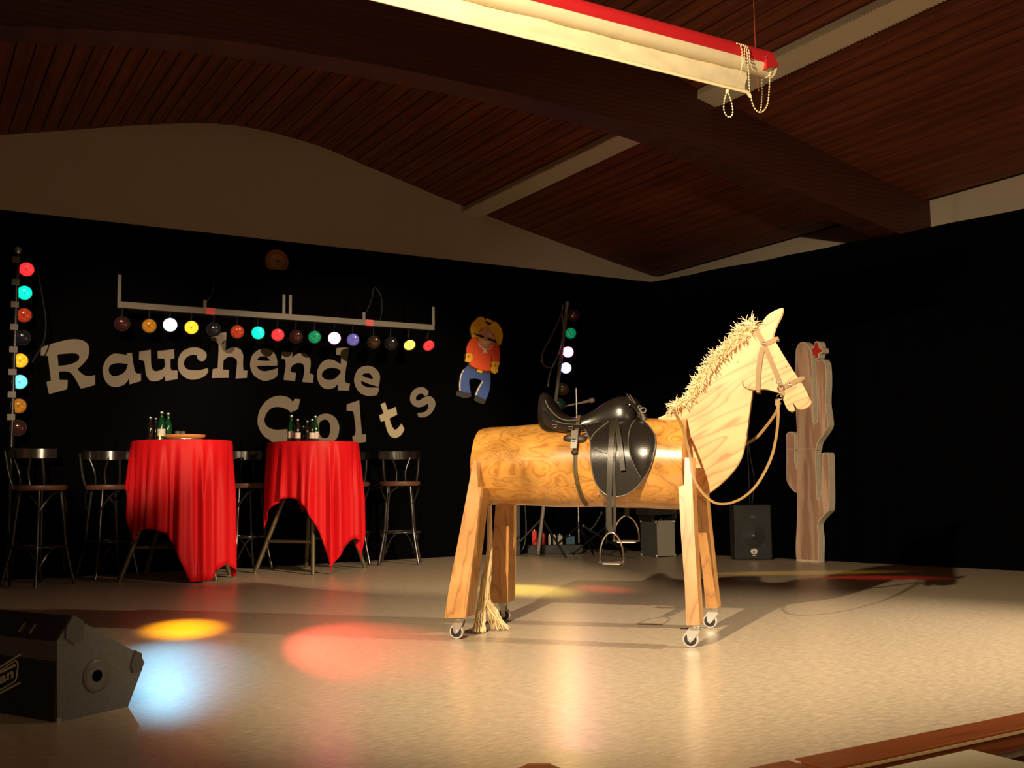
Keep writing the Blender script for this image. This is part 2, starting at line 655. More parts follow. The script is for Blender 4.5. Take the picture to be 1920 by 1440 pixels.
def curtain(name, label, p0, p1, z0, z1, amp, seed, cols):
    bm = B()
    p0, p1 = Vector(p0), Vector(p1)
    d = (p1 - p0)
    L = d.length
    d.normalize()
    nrm = Vector((d.y, -d.x, 0))
    rows = []
    for k, f in enumerate((0, 0.3, 0.65, 0.93, 1.0)):
        r = []
        for i in range(cols + 1):
            s = L * i / cols
            w = noise.noise(Vector((s * 1.1, seed, 0)))
            a = amp * (0.35 + 0.65 * (1 - f)) * (math.sin(s * 17 + 6 * w) * 0.7 + 0.6 * noise.noise(Vector((s * 5, seed + 3, f * 0.6))))
            zz = z0 + (z1 - z0) * f
            if k == 4: zz += 0.012 * noise.noise(Vector((s * 2, seed, 9)))
            q = p0 + d * s + nrm * a
            r.append((q.x, q.y, zz))
        rows.append(r)
    grid(bm, rows)
    o = part(name, bm, m_curtain, None, smooth=True)
    tag(o, label, 'curtain')
    return o


curtain('stage_curtain', 'black backdrop curtain hung across the gable wall behind the letters', (XL + 0.05, YC, 0), (7.02, YC, 0), 0.0, 2.905, 0.02, 2.0, 420)
# the side curtain swings in towards the back corner
SC0, SC1 = Vector((7.05, 9.86, 0)), Vector((7.9, 5.6, 0))
curtain('stage_curtain', 'black side curtain hung along the right wall behind cactus and speaker', (7.03, 9.84, 0), (8.2, 4.1, 0), 0.0, 2.985, 0.022, 8.0, 300)

# ================================================================== WOODEN DISC ON THE WALL
p = onY(520, 490, YB - 0.03)
t = thing('wall_plate', 'round brown wooden wall plate on cream gable above the light bar', 'wall plate', (p.x, YB - 0.002, p.z))
mr = Matrix.Translation((p.x, YB - 0.002, p.z)) @ Matrix.Rotation(math.pi / 2, 4, 'X')
bm = B(); lathe(bm, [(0, 0), (0.118, 0), (0.128, 0.012), (0.120, 0.026), (0.085, 0.03), (0.082, 0.02), (0, 0.02)], mr, 32)
part('rim', bm, M('plate_rim_brown', (0.40, 0.15, 0.04), 0.5), t, True, True)
bm = B(); lathe(bm, [(0, 0.020), (0.08, 0.021), (0.03, 0.03), (0.012, 0.04), (0, 0.04)], mr, 28)
part('centre', bm, M('plate_centre_brown', (0.5, 0.26, 0.09), 0.5), t, True, True)
bm = B(); lathe(bm, [(0, 0.04), (0.012, 0.04), (0.009, 0.048), (0, 0.05)], mr, 12)
part('boss', bm, M('plate_boss_dark', (0.05, 0.02, 0.01), 0.4), t, True, True)

# ================================================================== LETTERS
YLT = 9.862


def crop(x0, y0, s):
    return lambda p: (x0 + p[0] / s, y0 + p[1] / s)


cA = crop(60, 600, 5.3333)
cB = crop(390, 610, 5.4857)
cC = crop(460, 700, 5.0526)
m_letter = M('grey_cream_card', (0.15, 0.122, 0.092), 0.75, noise_=(3, 0.06, (1, 1, 1)))
m_letter2 = M('pale_cream_card', (0.36, 0.30, 0.20), 0.7)
LET = {
    'R': (cA, [[(90, 275), (170, 245), (300, 210), (400, 192), (470, 195), (530, 215), (565, 255), (573, 310), (560, 370), (520, 430), (455, 490), (480, 520), (520, 550), (570, 560), (632, 550), (632, 650), (490, 688), (440, 600), (400, 540), (350, 515), (270, 515), (275, 598), (358, 600), (352, 692), (170, 742), (145, 620), (190, 605), (160, 360), (88, 355)],
               [(255, 345), (360, 335), (440, 335), (475, 360), (470, 395), (430, 425), (360, 448), (265, 460)]], 'capital letter R'),
    'a': (cA, [[(945, 350), (955, 330), (1000, 327), (1010, 420), (1030, 510), (1050, 535), (1090, 535), (1090, 610), (975, 645), (970, 580), (940, 630), (890, 660), (820, 670), (770, 650), (730, 600), (710, 530), (712, 470), (740, 400), (780, 355), (830, 335), (890, 340)],
               [(860, 430), (960, 440), (945, 490), (915, 530), (860, 555), (810, 560), (775, 530), (768, 490), (790, 450)]], 'letter a'),
    'u': (cA, [[(1075, 315), (1188, 297), (1190, 400), (1195, 470), (1215, 505), (1250, 512), (1300, 495), (1330, 460), (1325, 388), (1260, 385), (1255, 310), (1420, 292), (1425, 385), (1385, 390), (1385, 470), (1395, 505), (1455, 505), (1455, 590), (1335, 610), (1325, 555), (1300, 590), (1250, 610), (1200, 612), (1165, 590), (1140, 540), (1130, 460), (1120, 410), (1070, 395)]], 'letter u'),
    'c': (cA, [[(1720, 410), (1680, 410), (1655, 385), (1650, 352), (1600, 350), (1550, 370), (1520, 420), (1525, 460), (1550, 490), (1610, 503), (1680, 500), (1755, 480), (1765, 515), (1740, 550), (1690, 580), (1620, 597), (1560, 590), (1505, 555), (1470, 505), (1458, 440), (1470, 370), (1510, 310), (1570, 280), (1640, 275), (1700, 290), (1740, 325), (1745, 370)]], 'letter c'),
    'h': (cB, [[(30, 125), (110, 100), (130, 80), (190, 70), (180, 260), (230, 232), (290, 228), (340, 255), (362, 310), (360, 400), (365, 465), (405, 465), (400, 540), (285, 548), (293, 450), (300, 380), (285, 345), (250, 325), (200, 330), (160, 360), (155, 455), (215, 458), (212, 540), (38, 542), (50, 450), (100, 440), (108, 300), (108, 200), (80, 165), (35, 160)]], 'letter h'),
    'e': (cB, [[(435, 390), (450, 320), (500, 265), (570, 237), (640, 250), (690, 300), (712, 360), (712, 415), (600, 415), (500, 418), (520, 450), (570, 472), (640, 463), (718, 438), (718, 480), (708, 525), (660, 555), (590, 570), (530, 555), (470, 510), (440, 450)],
               [(505, 358), (525, 330), (570, 318), (610, 330), (645, 365), (570, 366)]], 'first letter e'),
    'n': (cB, [[(765, 270), (868, 278), (865, 335), (905, 300), (970, 283), (1020, 300), (1052, 350), (1055, 420), (1045, 490), (1088, 512), (1080, 593), (970, 583), (990, 480), (985, 415), (960, 388), (910, 390), (860, 425), (850, 480), (908, 490), (895, 572), (778, 562), (790, 470), (800, 420), (795, 350), (755, 345)]], 'letter n'),
    'd': (cB, [[(1320, 245), (1335, 232), (1450, 228), (1440, 330), (1415, 470), (1410, 570), (1420, 590), (1460, 600), (1450, 672), (1335, 668), (1335, 605), (1300, 640), (1240, 657), (1180, 640), (1140, 590), (1120, 520), (1130, 450), (1170, 385), (1230, 352), (1300, 362), (1365, 400), (1372, 310), (1318, 302)],
               [(1370, 480), (1340, 450), (1280, 437), (1215, 450), (1175, 490), (1175, 530), (1210, 555), (1260, 562), (1310, 545), (1340, 515)]], 'letter d'),
    'e2': (cB, [[(1505, 590), (1510, 520), (1545, 450), (1600, 422), (1670, 418), (1730, 450), (1765, 505), (1768, 570), (1755, 632), (1660, 605), (1575, 570), (1580, 600), (1610, 625), (1660, 640), (1755, 640), (1758, 670), (1735, 718), (1660, 727), (1590, 710), (1540, 670)],
                [(1585, 518), (1610, 495), (1655, 490), (1685, 520), (1700, 555), (1640, 540)]], 'second letter e'),
    'C': (cC, [[(520, 245), (500, 340), (430, 372), (400, 345), (330, 320), (260, 325), (210, 365), (182, 430), (190, 480), (225, 515), (290, 535), (400, 530), (440, 560), (420, 620), (360, 660), (280, 660), (200, 615), (150, 560), (120, 490), (118, 420), (140, 340), (200, 260), (280, 218), (345, 212), (410, 230), (450, 270), (470, 240)]], 'capital letter C'),
    'o': (cC, [[(670, 440), (700, 400), (750, 383), (810, 390), (860, 430), (888, 490), (888, 550), (870, 610), (820, 655), (750, 665), (690, 640), (655, 580), (650, 500)],
               [(700, 480), (720, 450), (755, 438), (785, 450), (803, 490), (803, 550), (790, 600), (760, 615), (720, 605), (700, 560)]], 'letter o'),
    'l': (cC, [[(960, 295), (1040, 268), (1080, 255), (1090, 400), (1105, 580), (1145, 575), (1145, 650), (1045, 665), (1020, 640), (1015, 595), (1035, 590), (1045, 540), (1030, 400), (1020, 360), (960, 350)]], 'letter l'),
    't': (cC, [[(1282, 292), (1325, 275), (1350, 350), (1425, 318), (1440, 390), (1365, 428), (1390, 500), (1415, 535), (1440, 525), (1480, 475), (1508, 530), (1480, 580), (1440, 608), (1410, 612), (1370, 590), (1340, 530), (1320, 450), (1285, 460), (1268, 400), (1310, 380)]], 'letter t'),
    's': (cC, [[(1735, 168), (1690, 133), (1630, 138), (1580, 175), (1560, 235), (1575, 285), (1620, 318), (1680, 315), (1720, 290), (1735, 295), (1730, 335), (1700, 365), (1630, 378), (1640, 415), (1700, 415), (1760, 380), (1795, 320), (1800, 270), (1775, 230), (1740, 215), (1700, 225), (1650, 255), (1620, 255), (1615, 230), (1640, 200), (1670, 188), (1700, 215), (1732, 205)]], 'letter s'),
}
WHERE = {'R': 'at the far left of the upper word', 'a': 'right after the capital R', 'u': 'between the letters a and c', 'c': 'between the letters u and h',
         'h': 'in the middle of the upper word', 'e': 'right after the letter h, upper word', 'n': 'after the first e, upper word', 'd': 'under the pink lamp, upper word',
         'e2': 'at the end of the upper word', 'C': 'behind the bottles, starting the lower word', 'o': 'half hidden behind the right red table', 'l': 'between the o and the t, lower word',
         't': 'tilted and paler, in the lower word', 's': 'tilted, ending the lower word by the cowboy'}
for k, (cr, loops, what) in LET.items():
    L2 = []
    for lp in loops:
        L2.append([(q.x, q.z) for q in (onY(*cr(p), YLT) for p in smooth_poly(lp))])
    cx_ = sum(p[0] for p in L2[0]) / len(L2[0]); cz_ = min(p[1] for p in L2[0])
    tilt = 0.0
    bm = B()
    prism(bm, L2, lambda x, z: (x, YLT, z), lambda x, z: (x, YLT + 0.016, z))
    o = part('letter_cutout', bm, m_letter2 if k == 't' else m_letter)
    tag(o, ('cream' if k == 't' else 'grey-cream') + ' cut-out ' + what + ' ' + WHERE[k], 'letter', 'cut-out letters on the backdrop')

# ================================================================== COWBOY CUT-OUT
cD = crop(840, 580, 7.575)
YCW = 9.866
cw0 = onY(*cD((330, 1300)), YCW)
cow = thing('cowboy_cutout', 'flat painted cowboy cut-out, yellow hat, orange shirt and blue trousers, on backdrop', 'cut-out figure', (cw0.x, YCW, cw0.z))


def cpart(name, pts, mat, layer, parent=None, sub=4, lim=55):
    y = YCW - 0.006 * layer
    lp = [(q.x, q.z) for q in (onY(*cD(p), y) for p in smooth_poly(pts, sub, lim))]
    bm = B()
    prism(bm, [lp], lambda x, z: (x, y, z), lambda x, z: (x, YCW + 0.012, z))
    return part(name, bm, mat, parent or cow, world=True)


def ell(cx, cy, rx, ry, n=14):
    return [(cx + rx * math.cos(2 * math.pi * i / n), cy + ry * math.sin(2 * math.pi * i / n)) for i in range(n)]


m_yel = M('painted_yellow', (0.95, 0.50, 0.012), 0.6)
m_ora = M('painted_orange_red', (0.98, 0.10, 0.012), 0.6)
m_blu = M('painted_blue', (0.03, 0.08, 0.32), 0.6)
m_skn = M('painted_skin', (0.85, 0.33, 0.16), 0.6)
m_blk = M('painted_black', (0.01, 0.009, 0.009), 0.6)
m_wht = M('painted_white', (0.8, 0.74, 0.62), 0.6)
m_brn = M('painted_belt_brown', (0.09, 0.03, 0.012), 0.6)
tr = cpart('trousers', [(275, 800), (380, 865), (480, 905), (600, 908), (605, 1040), (585, 1160), (560, 1240), (535, 1285), (460, 1250), (395, 1215), (430, 1130), (490, 1020), (440, 995), (380, 980), (320, 985), (300, 1020), (310, 1110), (325, 1190), (240, 1180), (170, 1160), (165, 1060), (185, 940), (230, 850)], m_blu, 1)
cpart('white_stripe', [(222, 850), (232, 850), (190, 945), (176, 1060), (178, 1163), (164, 1160), (160, 1060), (178, 940)], m_wht, 1.5, tr)
cpart('white_stripe', [(490, 1012), (498, 1025), (440, 1130), (402, 1220), (388, 1215), (424, 1125)], m_wht, 1.5, tr)
cpart('boot', [(120, 1165), (240, 1180), (330, 1195), (330, 1240), (230, 1260), (110, 1220)], m_blk, 1.2)
cpart('boot', [(385, 1220), (460, 1250), (540, 1290), (520, 1350), (440, 1330), (370, 1290)], m_blk, 1.2)
cpart('belt', [(295, 775), (400, 840), (560, 878), (605, 873), (600, 910), (480, 905), (380, 865), (275, 800)], m_brn, 1.4)
cpart('belt_buckle', [(420, 850), (490, 875), (480, 908), (410, 885)], m_yel, 2.2)
cpart('hat', [(320, 290), (335, 210), (380, 160), (430, 115), (480, 105), (515, 125), (530, 160), (540, 190), (570, 222), (615, 212), (640, 175), (690, 185), (740, 240), (770, 310), (778, 390), (760, 470), (735, 515), (690, 470), (670, 400), (640, 320), (580, 275), (520, 265), (470, 280), (440, 320), (435, 400), (380, 400), (340, 400), (330, 340)], m_yel, 2.0)
cpart('hat_knot', [(535, 150), (555, 125), (590, 145), (635, 160), (625, 190), (580, 175)], m_yel, 2.2)
shirt = cpart('shirt', [(375, 400), (330, 420), (290, 480), (262, 560), (268, 628), (350, 634), (355, 600), (372, 520), (360, 600), (345, 680), (300, 768), (340, 805), (440, 850), (540, 872), (600, 870), (608, 760), (618, 640), (632, 745), (728, 742), (738, 640), (725, 540), (690, 480), (650, 470), (550, 440), (435, 420)], m_ora, 2.4)
face = cpart('face', [(445, 330), (470, 285), (520, 262), (580, 272), (640, 315), (670, 368), (690, 380), (680, 410), (660, 430), (650, 490), (610, 530), (550, 545), (500, 530), (450, 480), (435, 420)], m_skn, 3.0)
for ex, ey in ((517, 342), (597, 370)):
    e = cpart('eye', ell(ex, ey, 19, 26), m_wht, 3.5, face)
    cpart('pupil', ell(ex + 1, ey + 6, 8, 11, 10), m_blk, 4.0, face)
cpart('eyebrow', [(465, 300), (482, 275), (478, 300), (466, 312)], m_blk, 3.4, face)
cpart('eyebrow', [(640, 350), (655, 345), (655, 375), (645, 375)], m_blk, 3.4, face)
cpart('nose', [(535, 380), (560, 385), (560, 435), (545, 445), (525, 430)], m_skn, 4.2, face)
cpart('grin', [(482, 405), (500, 430), (545, 448), (600, 448), (590, 475), (545, 495), (500, 470)], m_wht, 3.5, face)
cpart('moustache', [(365, 335), (420, 352), (490, 368), (517, 395), (500, 408), (440, 385), (380, 350)], m_blk, 4.6, face)
cpart('moustache', [(570, 408), (630, 423), (702, 462), (690, 470), (620, 447), (570, 437)], m_blk, 4.6, face)
cpart('neckerchief', [(435, 470), (455, 505), (505, 545), (555, 558), (610, 545), (648, 512), (640, 530), (600, 562), (545, 575), (558, 632), (520, 608), (485, 630), (502, 572), (455, 535), (430, 490)], m_wht, 3.3, lim=80)
for g, star in (([(255, 625), (345, 630), (350, 680), (345, 720), (300, 755), (240, 735), (250, 690)], (293, 670)),
                ([(610, 740), (742, 745), (712, 830), (710, 890), (670, 915), (625, 890), (605, 850), (620, 800)], (672, 798))):
    gl = cpart('glove', g, m_yel, 3.0)
    cpart('glove_star', [(star[0] + (16 if i % 2 == 0 else 7) * math.sin(i * math.pi / 4), star[1] - (16 if i % 2 == 0 else 7) * math.cos(i * math.pi / 4)) for i in range(8)], m_brn, 3.4, gl, 1)

# ================================================================== COLOURED LAMPS
YL = 9.3
m_can = M('lamp_can_black', (0.014, 0.013, 0.013), 0.3, 0.3)
m_bar = M('grey_painted_bar', (0.085, 0.071, 0.053), 0.55, noise_=(6, 0.15, (1, 1, 1)))


def lens_mat(name, col, level):
    st, base = {'off': (0.001, 0.012), 'dim': (0.006, 0.025), 'mid': (0.42, 0.15), 'bright': (2.2, 0.4), 'hot': (8.0, 0.5), 'blaze': (16.0, 0.5)}[level]
    m = bpy.data.materials.new('lens_' + name + '_' + level)
    m.use_nodes = True
    nt = m.node_tree
    b = nt.nodes['Principled BSDF']
    b.inputs['Base Color'].default_value = (*[c * base + 0.01 for c in col], 1)
    b.inputs['Roughness'].default_value = 0.12
    b.inputs['Emission Color'].default_value = (*col, 1)
    tc = nt.nodes.new('ShaderNodeTexCoord')
    vo = nt.nodes.new('ShaderNodeTexVoronoi')
    vo.inputs['Scale'].default_value = 45
    nt.links.new(tc.outputs['Object'], vo.inputs['Vector'])
    ln = nt.nodes.new('ShaderNodeVectorMath')
    ln.operation = 'LENGTH'
    sx = nt.nodes.new('ShaderNodeMapping')
    sx.inputs['Scale'].default_value = (1, 1, 0)
    nt.links.new(tc.outputs['Object'], sx.inputs['Vector'])
    nt.links.new(sx.outputs[0], ln.inputs[0])
    mr_ = nt.nodes.new('ShaderNodeMapRange')          # dark filament cap in the middle of the glass
    mr_.inputs['From Min'].default_value = 0.004
    mr_.inputs['From Max'].default_value = 0.012
    mr_.inputs['To Min'].default_value = 0.25
    mr_.inputs['To Max'].default_value = 1.0
    nt.links.new(ln.outputs['Value'], mr_.inputs['Value'])
    m2 = nt.nodes.new('ShaderNodeMapRange')
    m2.inputs['From Max'].default_value = 0.5
    m2.inputs['To Min'].default_value = 1.35
    m2.inputs['To Max'].default_value = 0.6
    nt.links.new(vo.outputs['Distance'], m2.inputs['Value'])
    mu = nt.nodes.new('ShaderNodeMath'); mu.operation = 'MULTIPLY'
    nt.links.new(mr_.outputs[0], mu.inputs[0]); nt.links.new(m2.outputs[0], mu.inputs[1])
    m3 = nt.nodes.new('ShaderNodeMath'); m3.operation = 'MULTIPLY'
    m3.inputs[1].default_value = st
    nt.links.new(mu.outputs[0], m3.inputs[0])
    nt.links.new(m3.outputs[0], b.inputs['Emission Strength'])
    return m


COL = {'red': (1.0, 0.025, 0.03), 'orange red': (1.0, 0.07, 0.015), 'amber': (1.0, 0.33, 0.01), 'yellow': (1.0, 0.50, 0.02), 'lemon': (1.0, 0.78, 0.10),
       'green': (0.0, 0.62, 0.22), 'teal': (0.0, 1.0, 0.50), 'cyan': (0.13, 0.70, 1.0), 'ice blue': (0.50, 0.88, 1.0), 'violet': (0.34, 0.28, 1.0),
       'pink': (1.0, 0.16, 0.62), 'blue': (0.05, 0.12, 0.6)}
LM = {}


def _bm_can():
    bm = B()
    lathe(bm, [(0.0, -0.15), (0.028, -0.15), (0.032, -0.10), (0.045, -0.07), (0.062, -0.01), (0.064, 0.006), (0.060, 0.006), (0.057, -0.004)], None, 20)
    return bm


def _bm_lens():
    bm = B()
    lathe(bm, [(0.057, -0.003), (0.052, 0.004), (0.036, 0.011), (0.018, 0.015), (0.0, 0.016)], None, 20)
    return bm


def lamp(px, py, col, level, label, aim=None, fix=None, Y=YL, group='coloured lamps', beam=None):
    """fix = world point of the rail it is clamped to; beam = (energy, cone)"""
    p = onY(px, py, Y)
    if aim is None:
        aim = Vector((p.x * 0.42, p.y - 6.5, 0.3))
    d = (Vector(aim) - p).normalized()
    t = thing('coloured_lamp', label, 'lamp', p, group=group, rot=d.to_track_quat('Z', 'Y').to_matrix())
    if (col, level) not in LM: LM[(col, level)] = lens_mat(col.replace(' ', '_'), COL[col], level)
    part('housing', _bm_can(), m_can, t, True)
    l = part('lens', _bm_lens(), LM[(col, level)], t, True)
    l['label'] = ('glowing ' if level not in ('off', 'dim') else 'unlit ') + col + ' glass'
    if fix is not None:
        q = p - d * 0.06
        f = Vector(fix)
        bm = B()
        tube(bm, [q, (q + f) * 0.5 + Vector((0, 0.012, 0)), f], 0.007, 6)
        ball(bm, q, 0.014, 8)
        part('clamp', bm, m_black, t, True, True)
    if beam:
        spot('lamp_beam', p + d * 0.03, beam[4] if len(beam) > 4 else aim, beam[0], beam[3] if len(beam) > 3 else COL[col], beam[1], beam[2] if len(beam) > 2 else 0.8, 0.03, t, WM[t])
    return t


# --- the horizontal bar
b0, b1 = onY(220, 570, YL), onY(813, 616, YL)
zb = (b0.z + b1.z) / 2
t = thing('lamp_bar', 'long grey lamp bar hung level in front of the backdrop, coloured lamps below', 'lamp bar', (b0.x, YL, zb))
bm = B(); box(bm, (b0.x, YL - 0.025, zb - 0.028), (b1.x, YL + 0.025, zb + 0.028))
part('rail', bm, m_bar, t, world=True, bevel=0.003)
for px in (222, 531, 543, 681, 811, 383):
    x = onY(px, 590, YL).x
    h = {222: 0.26, 531: 0.21, 543: 0.21, 681: 0.10, 811: 0.21, 383: 0.10}[px]
    bm = B(); box(bm, (x - 0.014, YL - 0.02, zb + 0.02), (x + 0.014, YL - 0.012, zb + h))
    part('hanger_strap', bm, m_bar, t, world=True)
for px, tp in ((222, 0.26), (537, 0.21), (811, 0.21)):
    x = onY(px, 590, YL).x
    bm = B(); tube(bm, [(x, YL - 0.01, zb + tp - 0.02), (x, YL + 0.1, zb + 0.45), (x, YC - 0.03, 2.89)], 0.004, 6)
    part('hanging_wire', bm, m_curtain, t, world=True)
m_tape = M('red_tape', (0.45, 0.02, 0.02), 0.5)
for px in (393, 691):
    x = onY(px, 590, YL).x
    bm = B(); box(bm, (x - 0.04, YL - 0.0265, zb - 0.0295), (x + 0.04, YL + 0.0265, zb + 0.0295))
    part('red_tape', bm, m_tape, t, world=True)
for pts in ([(402, 528), (398, 550), (388, 565), (380, 580)], [(703, 538), (714, 555), (716, 580), (712, 605)], [(700, 540), (697, 560), (687, 585)]):
    bm = B(); tube(bm, curve3([onY(*p, YL + 0.05) for p in pts], 5), 0.006, 6)
    part('cable', bm, m_black, t, True, True)

G1 = 'coloured lamps on the hanging bar'
P_ = lambda x, y: onZ(x, y)
BARL = [
    (229, 607, 'red', 'dim', 'unlit red lamp at the far left end of the hanging bar', None, None),
    (280, 611, 'amber', 'mid', 'dull amber lamp, second from left on the hanging bar', None, None),
    (319, 609, 'ice blue', 'hot', 'blazing ice-blue lamp near the left end of hanging bar', None, (330, 10, 1.0, (0.26, 0.70, 1.0), onZ(332, 1248))),
    (359, 614, 'yellow', 'bright', 'bright yellow lamp right beside the ice-blue one on the bar', None, (1300, 7.5, 1.0, (1.0, 0.36, 0.0), onZ(345, 1177))),
    (401, 618, 'blue', 'off', 'dark unlit lamp between the yellow and orange-red ones on the bar', None, None),
    (445, 622, 'orange red', 'mid', 'orange-red glowing lamp left of the turquoise one on the bar', None, (1600, 4.5, 1.0, (1.0, 0.04, 0.02), onZ(1640, 1083))),
    (484, 624, 'teal', 'bright', 'turquoise glowing lamp on the hanging bar', None, None),
    (521, 628, 'red', 'bright', 'bright red lamp in the middle of the hanging bar', onZ(712, 1207), (1600, 11, 1.0, (1.0, 0.09, 0.05))),
    (555, 631, 'red', 'dim', 'dark red unlit lamp between the bright red and green ones', None, None),
    (590, 632, 'green', 'mid', 'green glowing lamp left of the pink one on the bar', None, None),
    (627, 634, 'pink', 'blaze', 'blazing pink-white lamp on the hanging bar above the letter d', onZ(690, 1300), (9, 40, 1.0, (1.0, 0.12, 0.2))),
    (662, 637, 'violet', 'mid', 'violet-blue lamp right of the pink one on the bar', None, None),
    (701, 641, 'amber', 'dim', 'unlit orange lamp right of the violet one on the bar', None, None),
    (733, 644, 'blue', 'off', 'dark unlit lamp between the orange and lemon ones on the bar', None, None),
    (768, 647, 'lemon', 'bright', 'lemon-yellow lamp turned sideways near right end of bar', onZ(985, 1106), (1500, 12, 1.0)),
    (804, 648, 'red', 'bright', 'pink-red lamp at the right end of the hanging bar', onZ(1125, 1104), (700, 7, 1.0)),
]
for px, py, c, lv, lab, aim, bmx in BARL:
    x = onY(px, py, YL).x
    lamp(px, py, c, lv, lab, aim, (x, YL, zb - 0.02), group=G1, beam=bmx)


def tripod(t, base, top, r=0.016, mat=m_black):
    base, top = Vector(base), Vector(top)
    bm = B(); tube(bm, [base + Vector((0, 0, 0.05)), top], r, 8)
    part('pole', bm, mat, t, True, True)
    for k in range(3):
        a = k * 2 * math.pi / 3 + 0.5
        bm = B(); tube(bm, [base + Vector((0, 0, 0.42)), base + Vector((math.cos(a) * 0.34, math.sin(a) * 0.34, 0.012))], 0.009, 6)
        part('leg', bm, mat, t, True, True)


# --- left column
YLC = 9.45
zt = onY(43, 470, YLC)
bx_ = onY(38, 800, YLC)
t = thing('lamp_stand', 'dark lamp stand at the left edge of the photo carrying a column of lamps', 'lamp stand', (bx_.x - 0.05, YLC, 0))
tripod(t, (bx_.x - 0.06, YLC, 0), (bx_.x - 0.06, YLC, zt.z))
m_sock = M('socket_grey', (0.07, 0.06, 0.05), 0.5)
for py in range(488, 800, 42):
    q = onY(37, py, YLC)
    bm = B(); box(bm, (bx_.x - 0.105, YLC - 0.05, q.z - 0.03), (bx_.x - 0.045, YLC - 0.018, q.z + 0.02))
    part('socket_box', bm, m_sock, t, world=True)
bm = B(); lathe(bm, [(0.0, 0), (0.02, 0), (0.028, 0.03), (0.02, 0.055), (0, 0.055)], Matrix.Translation((bx_.x - 0.06, YLC, zt.z - 0.03)), 12)
part('top_clamp', bm, m_steel, t, True, True)
bm = B(); tube(bm, curve3([onY(*p, YLC) for p in ((70, 500), (80, 560), (86, 600), (82, 640), (60, 680))], 6), 0.006, 6)
part('cable', bm, m_black, t, True, True)
G2 = 'coloured lamps of the left column'
for px, py, c, lv, lab, aim, bmx in (
        (50, 505, 'red', 'bright', 'bright red lamp at the top of the left column', None, None),
        (46, 549, 'teal', 'bright', 'turquoise lamp, second from top of the left column', None, None),
        (45, 591, 'orange red', 'mid', 'dull orange-red lamp, third from top of left column', None, None),
        (42, 633, 'blue', 'off', 'dark unlit lamp in the middle of the left column', None, None),
        (38, 676, 'amber', 'bright', 'bright amber lamp just above the cyan one, left column', None, (2600, 4.5, 1.0, (1.0, 0.6, 0.05), onZ(1490, 1074))),
        (37, 716, 'cyan', 'bright', 'cyan-blue lamp in the left column', None, None),
        (35, 761, 'amber', 'mid', 'dull amber lamp below the cyan one, left column', None, None),
        (34, 802, 'red', 'dim', 'unlit red lamp at the foot of the left column', None, None)):
    q = onY(px, py, YLC)
    lamp(px, py, c, lv, lab, aim, (bx_.x - 0.06, YLC, q.z), YLC, G2, bmx)

# --- right column (its stand leans)
YRC = 9.25
pa, pb = onY(1064, 566, YRC), onY(1040, 770, YRC)
dirv = (pa - pb) / (pa.z - pb.z)
base = pb - dirv * pb.z
t = thing('lamp_stand', 'leaning grey lamp stand behind the saddle carrying coloured lamps', 'lamp stand', (base.x, YRC, 0))
bm = B(); tube(bm, [base + dirv * 0.03, pa], 0.02, 8)
part('pole', bm, M('stand_grey', (0.16, 0.14, 0.12), 0.5), t, True, True)
for k in range(3):
    a = k * 2.094 + 0.9
    bm = B(); tube(bm, [base + dirv * 0.4, base + Vector((math.cos(a) * 0.36, math.sin(a) * 0.36, 0.012))], 0.01, 6)
    part('leg', bm, m_black, t, True, True)
bm = B(); tube(bm, curve3([onY(*p, YRC - 0.03) for p in ((1055, 572), (1052, 590), (1038, 622), (1024, 648), (1016, 668), (1018, 682), (1028, 689), (1037, 686), (1035, 680))], 6), 0.008, 6)
part('cable', bm, M('cable_grey', (0.12, 0.10, 0.09), 0.4), t, True, True)
bm = B(); tube(bm, curve3([onY(*p, YRC - 0.03) for p in ((1054, 590), (1056, 620), (1048, 660), (1037, 685), (1030, 705), (1028, 725))], 6), 0.008, 6)
part('cable', bm, M('cable_grey2', (0.12, 0.10, 0.09), 0.4), t, True, True)
G3 = 'coloured lamps of the right column'
for px, py, c, lv, lab, aim, bmx in (
        (1076, 591, 'red', 'dim', 'unlit dark red lamp at the top of the right column', None, None),
        (1070, 625, 'green', 'mid', 'green glowing lamp, second from top of right column', None, None),
        (1065, 660, 'pink', 'blaze', 'blazing pink-white lamp in the right column above the saddle', onZ(1010, 1330), (13, 45, 1.0)),
        (1061, 690, 'violet', 'hot', 'blazing violet-white lamp below the pink one, right column', onZ(1020, 1330), (3, 45, 1.0)),
        (1055, 730, 'amber', 'dim', 'dull amber lamp just above the saddle, right column', onZ(1030, 1180), (26, 40, 1.0, (1.0, 0.62, 0.10))),
        (1049, 758, 'teal', 'dim', 'unlit teal lamp half hidden behind the saddle', None, None)):
    q = onY(px, py, YRC)
    f = base + dirv * q.z
    lamp(px, py, c, lv, lab, aim, f, YRC, G3, bmx)

# ================================================================== BAR TABLES WITH RED CLOTHS
m_satin = M('red_satin', (0.58, 0.008, 0.013), 0.48, spec=0.14)
m_tleg = M('table_leg_olive', (0.085, 0.065, 0.035), 0.35, 0.2)
m_ttop = M('table_top_brown', (0.2, 0.1, 0.05), 0.5)
TOPZ = 1.155


